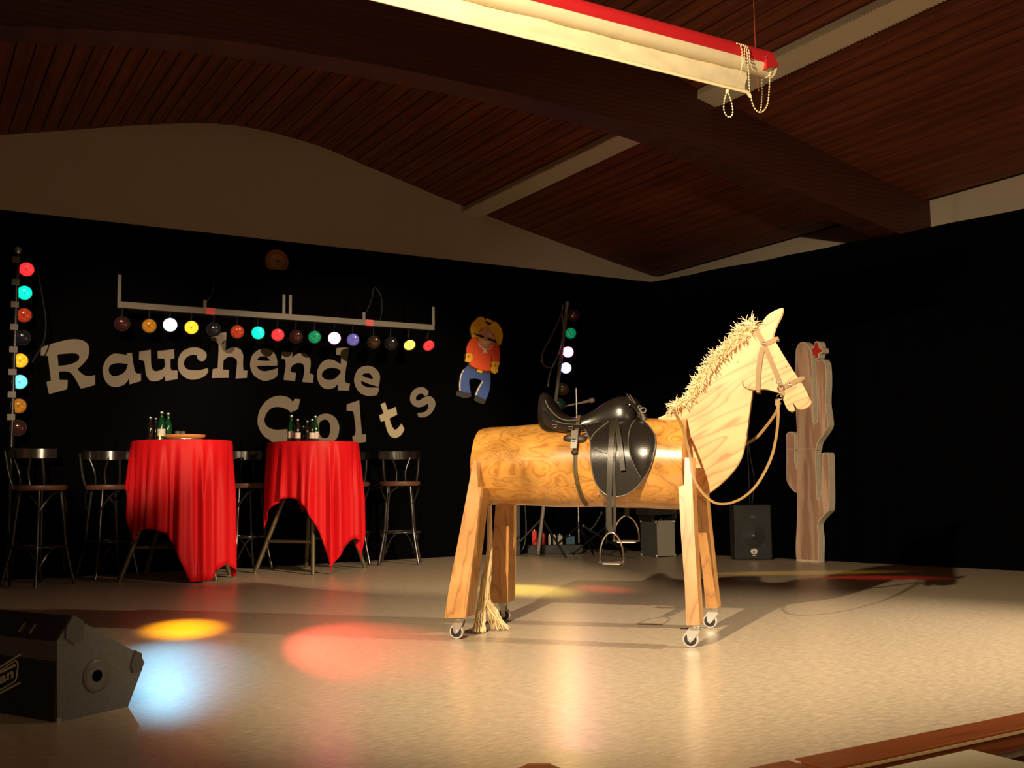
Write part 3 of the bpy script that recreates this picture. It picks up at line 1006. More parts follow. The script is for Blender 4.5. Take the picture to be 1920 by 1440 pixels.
def bar_table(x, y, rz, label, feet):
    t = thing('bar_table', label, 'table', (x, y, 0), rz, 'bar tables')
    bm = B(); lathe(bm, [(0, TOPZ - 0.03), (0.395, TOPZ - 0.03), (0.40, TOPZ - 0.015), (0.395, TOPZ), (0, TOPZ)], None, 40)
    part('table_top', bm, m_ttop, t, True)
    for i, (fx, fy) in enumerate(feet):
        bm = B()
        tube(bm, [(fx * 0.15 - fx * 0.4 * 0, fy * 0.15, TOPZ - 0.03), (fx, fy, 0.0)], 0.021, 8)
        part('leg', bm, m_tleg, t, True)
    for a, b_ in ((0, 1), (2, 3)):
        f = 0.76
        bm = B()
        pa_, pb_ = (Vector((feet[k][0] * (0.15 + 0.85 * f), feet[k][1] * (0.15 + 0.85 * f), TOPZ * (1 - f))) for k in (a, b_))
        tube(bm, [pa_, pb_], 0.014, 8)
        part('cross_bar', bm, m_tleg, t, True)
    return t


def cloth(x, y, ang, ext, label, seed):
    """ext = how far the rectangular cloth reaches from the table centre: +x, -x, +y, -y in its own turned frame"""
    rnd = random.Random(seed)
    r = 0.408
    N = 400
    ph = [rnd.uniform(0, 6.28) for _ in range(8)]
    levels = [0.5, 0.86, 0.96, 1.0] + [1 + k / 20 for k in range(1, 21)]
    out = []
    for lv in levels:
        row = []
        for i in range(N):
            th = 2 * math.pi * i / N
            al = th - ang
            c, s = math.cos(al), math.sin(al)
            S = min((ext[0] if c > 0 else ext[1]) / max(abs(c), 1e-6), (ext[2] if s > 0 else ext[3]) / max(abs(s), 1e-6))
            S *= 1 + 0.015 * math.sin(5 * th + ph[0])
            over = max(0.0, S - (r + TOPZ - 0.012))
            S = min(S, r + TOPZ - 0.012)
            if lv <= 1.0:
                row.append((x + r * lv * math.cos(th), y + r * lv * math.sin(th), TOPZ + 0.004 - (0.004 if lv == 1.0 else 0)))
                continue
            drop = (S - r) * (lv - 1)
            f = min(1.0, drop / 0.5)
            fold = (0.5 * math.sin(17 * th + 2.4 * math.sin(3 * th + ph[1]) + ph[2]) + 0.32 * math.sin(29 * th + ph[3] + 1.5 * math.sin(2 * th + ph[4])) + 0.3 * math.sin(7 * th + ph[5]))
            rr = r + 0.006 + 0.042 * f * fold + 0.02 * drop + 0.25 * over * (lv - 1) ** 4
            tt = th + 0.03 * f * math.sin(11 * th + ph[6])
            row.append((x + rr * math.cos(tt), y + rr * math.sin(tt), TOPZ - drop))
        out.append(row)
    bm = B()
    grid(bm, out, True)
    bm.verts.ensure_lookup_table()
    bm.faces.new([bm.verts[i] for i in range(N)])
    o = part('tablecloth', bm, m_satin, None, True)
    sm = o.modifiers.new('thickness', 'SOLIDIFY')
    sm.thickness = 0.003
    tag(o, label, 'tablecloth', 'red satin tablecloths')
    return o


T1, T2 = Vector((2.10, 9.02, 0)), Vector((3.28, 9.08, 0))
bar_table(T1.x, T1.y, 0, 'bar table under the left red cloth, near the left column of lamps', [(-0.49, 0.0), (0.21, -0.33), (-0.2, 0.42), (0.45, 0.12)])
bar_table(T2.x, T2.y, 0, 'bar table under the right red cloth, splayed legs showing', [(-0.50, 0.10), (-0.14, -0.40), (0.1, 0.45), (0.52, 0.02)])
cloth(T1.x, T1.y, math.radians(-50), (1.44, 0.62, 0.95, 1.11), 'red satin cloth hanging to the floor on the left bar table', 3)
cloth(T2.x, T2.y, math.radians(-54), (1.28, 0.78, 0.72, 0.90), 'red satin cloth with pointed corners on the right bar table', 11)

# ================================================================== BAR STOOLS
m_seat = M('stool_seat_brown', (0.11, 0.045, 0.03), 0.4)


def make_stool(label):
    t = thing('bar_stool', label, 'stool', (0, 0, 0), 0, 'bentwood bar stools')
    SZ = 0.80
    bm = B(); lathe(bm, [(0, SZ - 0.045), (0.19, SZ - 0.045), (0.2, SZ - 0.03), (0.2, SZ - 0.008), (0.185, SZ), (0, SZ - 0.006)], None, 32)
    part('seat', bm, m_seat, t, True)
    for a in (45, 135, 225, 315):
        c, s = math.cos(math.radians(a)), math.sin(math.radians(a))
        bm = B(); tube(bm, curve3([(c * 0.15, s * 0.15, SZ - 0.04), (c * 0.18, s * 0.18, 0.5), (c * 0.20, s * 0.20, 0.3), (c * 0.27, s * 0.27, 0.0)], 5), 0.014, 8)
        part('leg', bm, m_blackg, t, True)
    bm = B(); tube(bm, [(0.2 * math.cos(k * math.pi / 16), 0.2 * math.sin(k * math.pi / 16), 0.31) for k in range(32)], 0.011, 8, True)
    part('foot_ring', bm, m_blackg, t, True)
    for a in (45, 135, 225, 315):
        for (z0, dz) in ((0.31, -0.2), (SZ - 0.06, -0.16)):
            p0_ = Vector((0.2 * math.cos(math.radians(a + 45)), 0.2 * math.sin(math.radians(a + 45)), z0)) * 1.0
            pts = []
            for k in range(7):
                f = k / 6
                aa = math.radians(a + 45 * (1 - f))
                rr = 0.19
                pts.append((rr * math.cos(aa), rr * math.sin(aa), z0 + dz * (1 - math.cos(f * math.pi / 2))))
            bm = B(); tube(bm, pts, 0.008, 6)
            part('bentwood_brace', bm, m_blackg, t, True)
    for s in (-1, 1):
        bm = B(); tube(bm, curve3([(s * 0.15, 0.13, SZ - 0.03), (s * 0.17, 0.165, SZ + 0.1), (s * 0.18, 0.20, SZ + 0.27)], 6), 0.013, 8)
        part('back_post', bm, m_blackg, t, True)
        bm = B(); tube(bm, curve3([(s * 0.05, 0.17, SZ - 0.02), (s * 0.045, 0.195, SZ + 0.1), (s * 0.09, 0.225, SZ + 0.24)], 6), 0.010, 8)
        part('back_splat', bm, m_blackg, t, True)
    rows = []
    for k in range(17):
        th = math.radians(10 + 160 * k / 16)
        x_, y_ = 0.215 * math.cos(th), 0.03 + 0.205 * math.sin(th)
        rows.append([(x_, y_, SZ + 0.22), (x_, y_, SZ + 0.30)])
    bm = B(); slab(bm, rows, Vector((0, 0.02, 0)))
    part('top_rail', bm, m_blackg, t, True)
    return t


s0 = make_stool('black bentwood bar stool standing free right of the right red table')
q = (onZ(690, 1057) + onZ(768, 1062) + onZ(803, 1055)) / 3
m_ = Matrix.Translation((4.27, 9.36, 0)) @ Matrix.Rotation(math.radians(-28), 4, 'Z')
s0.matrix_world = m_; WM[s0] = m_
dup(s0, (1.02, 9.16, 0), math.radians(35), 'dark bentwood bar stool at the far left, beside the left red table')
dup(s0, (2.80, 9.58, 0), math.radians(10), 'dark bar stool half hidden between the two red tables')
dup(s0, (1.62, 9.62, 0), math.radians(15), 'dark bar stool hidden behind the left red table')
dup(s0, (3.85, 9.63, 0), math.radians(-20), 'dark bar stool hidden behind the right red table')

# ================================================================== BOTTLES, TRAY, GLASSES
m_green = M('green_bottle_glass', (0.004, 0.05, 0.016), 0.06, spec=0.8, coat=0.4)
m_brownglass = M('dark_bottle_glass', (0.010, 0.008, 0.006), 0.06, spec=0.8, coat=0.4)
m_label = M('paper_label', (0.62, 0.55, 0.48), 0.6)
m_cap = M('crown_cap', (0.5, 0.48, 0.45), 0.35, 0.8)


def bottle(px, T, dy, h, glass, lab, label, paper=True):
    y = T.y + dy
    p = onY(px, 800, y)
    t = thing('bottle', label, 'bottle', (p.x, y, TOPZ + 0.004), group='bottles on the ' + lab)
    k = h / 0.23
    bm = B(); lathe(bm, [(0, 0), (0.028 * k, 0), (0.031 * k, 0.004), (0.031 * k, 0.125 * k), (0.026 * k, 0.15 * k), (0.0145 * k, 0.18 * k), (0.012 * k, 0.215 * k), (0.0145 * k, 0.218 * k), (0.0145 * k, 0.228 * k), (0, 0.228 * k)], None, 18)
    part('glass', bm, glass, t, True)
    if paper:
        bm = B(); lathe(bm, [(0.0316 * k, 0.03 * k), (0.0318 * k, 0.032 * k), (0.0318 * k, 0.088 * k), (0.0316 * k, 0.09 * k)], None, 18)
        part('paper_label', bm, m_label, t, True)
    bm = B(); lathe(bm, [(0.0155 * k, 0.217 * k), (0.0165 * k, 0.219 * k), (0.0145 * k, 0.231 * k), (0, 0.232 * k)], None, 14)
    part('crown_cap', bm, m_cap, t, True)


bottle(546, T2, -0.10, 0.235, m_green, 'right table', 'tall green bottle at the left of the right table group')
bottle(558, T2, -0.20, 0.195, m_brownglass, 'right table', 'short bottle with big pale label, second from left, right table')
bottle(569, T2, 0.02, 0.15, m_brownglass, 'right table', 'smallest dark bottle in the middle of the right table', False)
bottle(576, T2, -0.02, 0.195, m_brownglass, 'right table', 'dark bottle without label right of centre on right table', False)
bottle(585, T2, -0.20, 0.20, m_brownglass, 'right table', 'dark bottle with pale label, second from right, right table')
bottle(591, T2, -0.10, 0.235, m_green, 'right table', 'tall green bottle at the right of the right table group')
bottle(282, T1, -0.10, 0.19, m_brownglass, 'left table', 'dark bottle at the left end of the left table', False)
bottle(292, T1, 0.02, 0.19, m_brownglass, 'left table', 'second dark bottle on the left table', False)
bottle(303, T1, -0.12, 0.235, m_green, 'left table', 'green bottle with pale neck label on the left table')
bottle(315, T1, 0.0, 0.235, m_green, 'left table', 'green bottle next to the tray on the left table', False)
pt = onY(346, 810, T1.y - 0.1)
t = thing('serving_tray', 'flat wooden serving tray with raised rim on the left table', 'tray', (pt.x, T1.y - 0.1, TOPZ + 0.004))
mtw = M('tray_wood', (0.55, 0.25, 0.07), 0.4)
bm = B(); lathe(bm, [(0, 0.004), (0.13, 0.004), (0.15, 0.012), (0.15, 0.006), (0.132, 0.0), (0, 0.0)], None, 28)
part('foot_plate', bm, M('tray_metal', (0.3, 0.27, 0.22), 0.3, 0.6), t, True)
bm = B(); lathe(bm, [(0, 0.016), (0.15, 0.016), (0.168, 0.03), (0.172, 0.045), (0.166, 0.045), (0.150, 0.022), (0, 0.020)], None, 28)
part('rim', bm, mtw, t, True)
m_glass = M('clear_glass', (0.35, 0.33, 0.30), 0.05, spec=0.8, trans=0.7)
for i, (px, w) in enumerate(((333, 'left'), (343, 'right'))):
    p = onY(px, 800, T1.y - 0.1)
    bm = B(); lathe(bm, [(0, 0.0), (0.016, 0.0), (0.018, 0.006), (0.022, 0.055), (0.020, 0.055), (0.016, 0.010), (0, 0.010)], Matrix.Translation((p.x, T1.y - 0.1, TOPZ + 0.025)), 16)
    o = part('shot_glass', bm, m_glass, None, True)
    tag(o, 'small clear shot glass standing on the serving tray, the ' + w + ' one', 'glass', 'shot glasses on the tray')
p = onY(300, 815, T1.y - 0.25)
t = thing('amber_glint', 'small glowing amber stand-in for a lamp reflection by the bottles on left table', 'reflection', (p.x, T1.y - 0.25, TOPZ + 0.004))  # made-up glowing piece standing for an amber lamp reflection in glass
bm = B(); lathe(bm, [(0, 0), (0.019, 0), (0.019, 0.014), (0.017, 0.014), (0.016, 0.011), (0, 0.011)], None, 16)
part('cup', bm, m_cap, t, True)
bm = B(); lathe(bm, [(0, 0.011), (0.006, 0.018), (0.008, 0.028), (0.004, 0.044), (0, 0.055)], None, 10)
part('glint_glow', bm, M('glint_amber', (1, 0.4, 0.05), 0.5, emit=(1.0, 0.30, 0.03), estr=2.2), t, True)  # emissive body carries the reflection's amber glow, nothing burns here

# ================================================================== WOODEN HORSE
MR = (onZ(850, 1198) + onZ(938, 1165)) / 2
MF = (onZ(1293, 1213) + onZ(1330, 1178)) / 2
U = (MF - MR).normalized()
HRZ = math.atan2(U.y, U.x)
horse = thing('wooden_horse', 'wooden hobby horse, log body and plank neck on four castor legs', 'horse', (MR.x, MR.y, 0), HRZ)
HI = WM[horse].inverted()
EL = HI @ Vector((0, 0, EYE))


def lray(px, py):
    return HI.to_3x3() @ ray(px, py)


def hl(px, py, y=0.0, k=0.0):
    """where the sight line meets the plane  y + k*z = const  in the horse's own frame"""
    r = lray(px, py)
    t_ = (y - EL.y - k * EL.z) / (r.y + k * r.z)
    return EL + r * t_


LZ, LR = 0.853, 0.218


def on_log(px, py, off=0.0, hang=False):
    r = lray(px, py)
    R_ = LR + off
    oy, oz = EL.y, EL.z - LZ
    a = r.y ** 2 + r.z ** 2; b = 2 * (oy * r.y + oz * r.z); c = oy * oy + oz * oz - R_ * R_
    D = b * b - 4 * a * c
    t_ = (-b - math.sqrt(max(D, 0))) / (2 * a)
    p = EL + r * t_
    if hang and (p.z < LZ or D < 0) and py > 850:
        p = hl(px, py, -R_)
    return p


m_log = grain('varnished_log', (0.62, 0.31, 0.065), (0.40, 0.155, 0.022), (3.0, 7.0, 7.0), contours=9, line=0.3, distort=1.6, blotch=0.5, rough=0.3, coat=0.4, soft=0.35)
m_cap_w = wood('log_end', (0.55, 0.30, 0.10), (0.42, 0.2, 0.06), 30, (0, 0, 0), (1, 1, 1), 2, 0.5)
m_neck = grain('neck_plank', (0.76, 0.44, 0.20), (0.48, 0.21, 0.07), (1.1, 1.0, 6.5), (0, math.radians(27), 0), 9, 0.2, 1.0, 0.3, 0.18, 0.42, 0.0, 0.3)
m_leg = grain('leg_timber', (0.56, 0.29, 0.09), (0.36, 0.15, 0.035), (9.0, 9.0, 0.9), (0, 0, 0), 8, 0.25, 1.0, 0.2, 0.3, 0.4, 0.15, 0.35)
m_rope = M('sisal_cream', (0.92, 0.76, 0.47), 0.8, noise_=(30, 0.1, (1, 1, 1)))

# --- log body
XE = hl(1286, 860, -0.1).x
X0 = hl(891, 860, -0.12).x
bm = B()
rows = []
SEG, NX = 56, 44
for i in range(NX + 1):
    f = i / NX
    x = X0 + (XE - X0) * f
    base_r = 0.205 + 0.02 * min(1, f * 1.6)
    if f < 0.03: base_r *= 0.955 + 0.045 * (f / 0.03)
    row = []
    for k in range(SEG):
        a = 2 * math.pi * k / SEG
        c, s = math.cos(a), math.sin(a)
        w = noise.noise(Vector((x * 2.2, c * 0.9, s * 0.9))) * 0.010 + noise.noise(Vector((x * 7, c * 2.5, s * 2.5 + 4))) * 0.004
        r = base_r + w
        row.append((x, r * c, LZ + 0.006 * (1 - f) + r * s))
    rows.append(row)
vs = grid(bm, rows, True)
bm.faces.new(vs[0]); bm.faces.new(vs[-1][::-1])
part('log_body', bm, m_log, horse, True)

# --- neck and head plank
cE = crop(1240, 560, 3.6)
HEAD = [(-20, 803), (75, 765), (150, 728), (215, 695), (240, 650), (330, 530), (440, 390), (560, 285), (630, 215), (665, 190), (700, 130), (740, 95), (790, 70), (822, 64),
        (812, 110), (785, 160), (765, 210), (750, 262), (770, 290), (830, 390), (880, 470), (920, 530), (960, 590), (995, 660), (1012, 690), (1000, 720), (960, 745), (925, 745),
        (905, 725), (886, 697), (903, 752), (880, 764), (850, 745), (825, 690), (805, 645), (760, 625), (700, 610), (660, 612), (615, 618), (607, 680), (592, 790), (580, 880), (560, 990),
        (530, 1090), (470, 1180), (400, 1250), (330, 1305), (285, 1330), (200, 1340), (140, 1330), (90, 1200), (40, 1000), (0, 880)]
lp = [hl(*cE(p), -0.03) for p in smooth_poly(HEAD, 4, 50)]
bm = B()
prism(bm, [[(p.x, p.z) for p in lp]], lambda x, z: (x, -0.030, z), lambda x, z: (x, 0.030, z))
neck = part('neck_and_head', bm, m_neck, horse, bevel=0)
bm = B()
tube(bm, curve3([hl(*cE(p), -0.0302) for p in ((549, 550), (552, 580), (568, 602), (590, 613), (618, 618))], 5), 0.0022, 6)
part('jaw_groove', bm, M('groove_dark', (0.10, 0.035, 0.012), 0.7), neck, True)
for p in ((842, 461), (515, 428), (748, 545)):
    bm = B(); ball(bm, hl(*cE(p), -0.030), 0.0035, 8, (1, 0.3, 1)); part('knot', bm, M('knot_dark', (0.16, 0.06, 0.02), 0.6), neck, True)

# --- mane: cream rope fringe along the crest
CREST = [hl(*cE(p), 0.0) for p in ((112, 742), (215, 695), (240, 650), (330, 530), (440, 390), (560, 285), (632, 212))]
crest = curve3(CREST, 8)
clen = [0.0]
for a, b_ in zip(crest, crest[1:]): clen.append(clen[-1] + (b_ - a).length)


def crest_at(s):
    s = max(0, min(clen[-1] - 1e-6, s))
    for i in range(len(crest) - 1):
        if clen[i + 1] >= s:
            f = (s - clen[i]) / (clen[i + 1] - clen[i])
            return crest[i].lerp(crest[i + 1], f), (crest[i + 1] - crest[i]).normalized()


rnd = random.Random(5)
bm = B()
TUFT = 16
for ti in range(TUFT):
    sc = clen[-1] * (ti + 0.5) / TUFT
    big = rnd.uniform(0.8, 1.15) * (0.75 + 0.35 * ti / TUFT)
    for j in range(210):
        s = sc + rnd.gauss(0, 0.014)
        p, tg = crest_at(s)
        side = rnd.uniform(-1, 1)
        root = p + Vector((0, side * 0.028, 0)) - Vector((0, 0, 0.008))
        nrm = Vector((-tg.z, 0, tg.x))                      # up and back from the crest
        d = (nrm - tg * (0.25 + rnd.gauss(0, 0.45) + (s - sc) * -18) + Vector((0, side * 0.9 + rnd.gauss(0, 0.25), 0))).normalized()
        L = 0.078 * big * rnd.uniform(0.55, 1.1)
        cur = Vector((rnd.gauss(0, 1), rnd.gauss(0, 1), rnd.gauss(0, 1) - 0.5)).normalized()
        pts = [root]
        for k in range(5):
            pts.append(pts[-1] + d * L / 4)
            d = (d + cur * 0.42 + Vector((0, side * 0.08, -0.16))).normalized()
        tube(bm, pts, [0.0025, 0.0028, 0.0028, 0.0025, 0.0020, 0.0008], 3, cap=False)
part('mane', bm, m_rope, horse, True)
bm = B()
for j in range(60):                                         # dark frayed wisps at the poll
    p, tg = crest_at(clen[-1] - rnd.uniform(0, 0.05))
    d = Vector((rnd.gauss(-0.1, 0.5), rnd.gauss(0, 0.4), rnd.uniform(0.5, 1))).normalized()
    tube(bm, [p, p + d * 0.04, p + d * 0.055 + Vector((rnd.gauss(0, 0.01), rnd.gauss(0, 0.01), rnd.uniform(-0.01, 0.02)))], 0.0008, 3)
part('mane_wisps', bm, M('wisp_brown', (0.32, 0.2, 0.09), 0.8), horse)

# --- legs: one outline, mirrored
c3 = crop(820, 760, 3.0)
c4 = crop(1140, 860, 3.788)
KS = 0.17                                                   # outward slope of the legs


def leg_plane(px, py):
    # outer face:  y = -0.395 + KS*(z - 0.11)
    return hl(px, py, -0.395 - KS * 0.11, -KS)


REAR = [(202, 312), (218, 312), (229, 458), (246, 468), (207, 800), (157, 1195), (40, 1197), (62, 1050), (125, 720)]
FRONT = [(546, -8), (596, -8), (598, 150), (603, 300), (612, 500), (630, 820), (652, 1183), (556, 1183), (545, 900), (520, 560), (501, 200), (541, 188)]
leg_xz = []
for pts, cr in ((REAR, c3), (FRONT, c4)):
    pl = [leg_plane(*cr(p)) for p in pts]
    leg_xz.append([(p.x, p.z) for p in pl])
LT = 0.13
FOOT = {}
for which, lp in zip(('rear', 'front'), leg_xz):
    zmin = min(p[1] for p in lp)
    for s in (-1, 1):
        def fo(x, z, s=s): return (x, s * (0.395 - KS * (z - 0.11)), z)
        def fi(x, z, s=s): return (x, s * (0.395 - KS * (z - 0.11) - LT), z)
        bm = B()
        prism(bm, [lp], fo, fi)
        o = part('leg', bm, m_leg, horse)
        low = [p for p in lp if p[1] < zmin + 0.02]
        FOOT[(which, s)] = Vector((sum(p[0] for p in low) / len(low), s * (0.395 - LT / 2), zmin))


def caster(name_root, foot, wheel_dx, brake):
    h = foot.z
    R_ = 0.037
    bm = B()
    box(bm, (foot.x - 0.034, foot.y - 0.034, h - 0.004), (foot.x + 0.034, foot.y + 0.034, h))
    lathe(bm, [(0, h - 0.016), (0.022, h - 0.016), (0.024, h - 0.010), (0.020, h - 0.004)], Matrix.Translation((foot.x, foot.y, 0)), 16)
    root = part('castor', bm, m_steel, name_root, True)
    root['label'] = 'zinc swivel castor'
    wx = foot.x + wheel_dx
    for s in (-1, 1):
        pts = [(foot.x - 0.022, h - 0.014), (foot.x + 0.026, h - 0.014), (foot.x + 0.022, h - 0.034), (wx + 0.012, R_ - 0.004), (wx, R_ - 0.013), (wx - 0.012, R_ - 0.004), (wx - 0.016, h - 0.036)]
        bm = B()
        prism(bm, [pts], lambda x, z, s=s: (x, foot.y + s * 0.0155, z), lambda x, z, s=s: (x, foot.y + s * 0.0185, z))
        part('fork_plate', bm, m_steel, root)
        bm = B(); lathe(bm, [(0, 0), (0.009, 0), (0.009, 0.004), (0, 0.006)], axis_m((wx, foot.y + s * 0.0185, R_), (0, s, 0)), 10)
        part('axle_nut', bm, m_steel, root, True)
    bm = B(); lathe(bm, [(0, -0.013), (0.012, -0.013), (0.029, -0.011), (0.029, 0.011), (0.012, 0.013), (0, 0.013)], axis_m((wx, foot.y, R_), (0, 1, 0)), 24)
    part('wheel', bm, m_rubber, root, True)
    bm = B(); lathe(bm, [(0.029, -0.012), (0.035, -0.011), (0.037, -0.004), (0.037, 0.004), (0.035, 0.011), (0.029, 0.012)], axis_m((wx, foot.y, R_), (0, 1, 0)), 28)
    part('tyre', bm, M('tyre_grey', (0.52, 0.49, 0.46), 0.6), root, True)
    if brake:
        bm = B(); box(bm, (wx - 0.045, foot.y - 0.012, h - 0.026), (wx - 0.005, foot.y + 0.012, h - 0.022))
        part('brake_tab', bm, m_black, root)


caster(horse, FOOT[('front', -1)], -0.022, True)
caster(horse, FOOT[('front', 1)], -0.020, False)
caster(horse, FOOT[('rear', -1)], -0.014, False)
caster(horse, FOOT[('rear', 1)], 0.012, False)

# --- tail: long pale fibres that pool on the floor
rnd = random.Random(9)
bm = B()
for j in range(230):
    a = rnd.uniform(0, 6.283); rr = rnd.uniform(0, 1) ** 0.5
    kx, ky = math.cos(a) * rr, math.sin(a) * rr
    w = rnd.uniform(-1, 1)
    top = hl(918, 946, -0.0) + Vector((kx * 0.006, ky * 0.008, 0))
    mid1 = hl(917, 1040, -0.06) + Vector((kx * 0.012, ky * 0.016, 0))
    mid2 = hl(908, 1110, -0.09) + Vector((kx * 0.024, ky * 0.028, 0))
    if rnd.random() < 0.25:
        end1 = hl(925, 1150, -0.05) + Vector((kx * 0.03, ky * 0.03, 0)); end1.z = max(end1.z, 0.02)
        end2 = hl(937, 1168, 0.0) + Vector((kx * 0.05, ky * 0.05, 0)); end2.z = 0.004 + 0.012 * rnd.random()
    else:
        end1 = hl(900, 1158, -0.1) + Vector((kx * 0.024, ky * 0.028, 0))
        end2 = hl(898, 1183, -0.12) + Vector((kx * 0.034, ky * 0.036, 0)); end2.z = max(0.004, end2.z * rnd.uniform(0.2, 1.2))
    pts = curve3([top, mid1, mid2, end1, end2], 5)
    pts = [p + Vector((0.004 * math.sin(i * 1.3 + w * 9), 0.004 * math.cos(i * 1.1 + w * 7), 0)) for i, p in enumerate(pts)]
    for p in pts: p.z = max(p.z, 0.002)
    tube(bm, pts, 0.0019, 3, cap=False)
part('tail', bm, M('tail_flax', (0.78, 0.62, 0.34), 0.7), horse, True)

# ================================================================== SADDLE
m_lea = M('black_saddle_leather', (0.014, 0.011, 0.009), 0.26, spec=0.5, bump=(180, 0.05, (1, 1, 1)))
m_leaw = M('worn_black_strap', (0.032, 0.026, 0.017), 0.36, bump=(150, 0.06, (1, 1, 1)))
m_olive = M('olive_webbing', (0.085, 0.06, 0.018), 0.7)
m_pipe = M('piping_grey', (0.10, 0.09, 0.07), 0.35)
sp = hl(1120, 790, 0)
saddle = thing('saddle', 'black leather riding saddle with stirrups strapped on the log body', 'saddle', WM[horse] @ Vector((sp.x, 0, 1.06)), HRZ)
HM = WM[horse]


def hpart(name, bm, mat, parent, smooth=True, **k):
    """mesh given in the horse's frame"""
    bm.transform(HM)
    return part(name, bm, mat, parent, smooth, True, **k)


c1 = crop(980, 700, 3.7906)
ST = [(1015.5, 745, 785, 0.07), (1018, 736, 792, 0.105), (1024, 734, 799, 0.13), (1032, 742, 804, 0.143), (1040, 754, 808, 0.148), (1048, 767, 810, 0.148), (1058, 776, 811, 0.142),
      (1072, 782, 808, 0.128), (1086, 783, 803, 0.112), (1100, 778, 800, 0.10), (1115, 769, 797, 0.095), (1130, 759, 794, 0.095), (1145, 749, 792, 0.10), (1158, 743, 791, 0.105), (1170, 742, 790, 0.106), (1180, 745, 790, 0.10), (1190, 752, 790, 0.088), (1197, 760, 789, 0.07)]
rows = []
for px, pt_, pb_, hw in ST:
    x = hl(px, pt_, 0).x
    zt_ = hl(px, pt_, -hw * 0.35).z
    zb_ = hl(px, pb_, -hw).z
    row = []
    for k in range(25):
        a = math.pi * k / 24
        c, s = math.cos(a), math.sin(a)
        y = -hw * math.copysign(abs(c) ** 0.7, c)
        z = zb_ + (zt_ - zb_) * abs(s) ** 0.75
        row.append((x, y, z))
    row += [(x, hw * 0.8, zb_ - 0.02), (x, 0, zb_ - 0.03), (x, -hw * 0.8, zb_ - 0.02)]
    rows.append(row)
bm = B()
vs = grid(bm, rows, True)
bm.faces.new(vs[0]); bm.faces.new(vs[-1][::-1])
seat = hpart('seat', bm, m_lea, saddle)
sm = seat.modifiers.new('subsurf', 'SUBSURF'); sm.levels = 1; sm.render_levels = 1
# seam piping round cantle and seat
for pts, yy in (([(160, 190), (180, 235), (215, 280), (260, 318), (320, 335), (390, 330)], -0.152), ([(150, 280), (165, 300), (200, 330), (270, 350), (340, 362), (420, 365)], -0.16)):
    bm = B(); tube(bm, curve3([hl(*c1(p), yy) for p in pts], 5), 0.0032, 6)
    hpart('piping', bm, m_pipe, seat)
# rear panel bolster with two dee rings
rows = []
for (cx_, top_, bot_) in ((142, 268, 300), (150, 268, 350), (175, 300, 385), (215, 330, 405), (270, 350, 418), (330, 358, 424), (390, 362, 418), (440, 366, 405)):
    c0, c2 = hl(*c1((cx_, top_)), -0.14), hl(*c1((cx_, bot_)), -0.19)
    row = []
    mid = (c0 + c2) / 2; hh = (c0.z - c2.z) / 2
    for k in range(12):
        a = 2 * math.pi * k / 12
        row.append((mid.x, -0.135 + 0.045 * math.cos(a), mid.z + hh * 1.05 * math.sin(a)))
    rows.append(row)
for sgn in (1, -1):
    bm = B(); vs = grid(bm, [[(x, y * sgn, z) for x, y, z in r] for r in rows], True)
    bm.faces.new(vs[0]); bm.faces.new(vs[-1])
    hpart('rear_panel', bm, m_lea, saddle)
for cx_, cy_ in ((228, 360), (341, 376)):
    p0_ = hl(*c1((cx_, cy_)), -0.185)
    bm = B(); tube(bm, [p0_ + Vector((0.012 * math.cos(a), 0, -0.003 + 0.014 * math.sin(a))) for a in [math.pi * (1 + k / 10) for k in range(11)]], 0.0022, 6)
    tube(bm, [p0_ + Vector((-0.013, 0, -0.002)), p0_ + Vector((0.013, 0, -0.002))], 0.0022, 6)
    hpart('dee_ring', bm, m_chrome, saddle)
# dark pad bulging under the strap
bm = B()
for pts_ in (((1068, 822), 0.028), ((1088, 824), 0.030), ((1099, 818), 0.024)):
    p0_ = on_log(*pts_[0], 0.0); ball(bm, p0_, pts_[1], 14, (1.2, 0.7, 0.75))
hpart('rolled_pad', bm, M('pad_brown_black', (0.03, 0.018, 0.010), 0.5, bump=(60, 0.3, (1, 1, 1))), saddle)


def flap_rows(poly, off, nr=26, nc=14, fn=None):
    poly = smooth_poly(poly, 4, 60)
    ys = [p[1] for p in poly]
    y0, y1 = min(ys) + 0.15, max(ys) - 0.15
    rows = []
    for i in range(nr + 1):
        y = y0 + (y1 - y0) * (0.5 - 0.5 * math.cos(math.pi * i / nr))
        xs_ = []
        for a, b_ in zip(poly, poly[1:] + poly[:1]):
            if (a[1] - y) * (b_[1] - y) < 0:
                xs_.append(a[0] + (b_[0] - a[0]) * (y - a[1]) / (b_[1] - a[1]))
        if len(xs_) < 2: continue
        a, b_ = min(xs_), max(xs_)
        rows.append([(fn or on_log)(a + (b_ - a) * k / nc, y, off, True) for k in range(nc + 1)])
    return rows


FLAP = [c1(p) for p in ((425, 372), (455, 420), (480, 480), (484, 600), (500, 720), (530, 800), (585, 857), (655, 876), (740, 860), (825, 795), (888, 705), (928, 600), (946, 500), (936, 430), (900, 375), (860, 335), (815, 300), (790, 262), (720, 300), (600, 330), (500, 350))]
fr = flap_rows(FLAP, 0.018)
for s in (-1, 1):
    rows = fr if s < 0 else [[Vector((p.x, -p.y, p.z)) for p in r] for r in fr]
    bm = B(); slab(bm, rows, Vector((0, 0.010 * (1 if s < 0 else -1), 0)))
    fl = hpart('flap', bm, m_lea, saddle)
    edge = [r[0] for r in rows] + rows[-1][1:-1] + [r[-1] for r in rows[::-1]]
    bm = B(); tube(bm, [p + Vector((0, s * 0.001, 0)) for p in edge], 0.0028, 6)
    hpart('edge_binding', bm, m_pipe, fl)
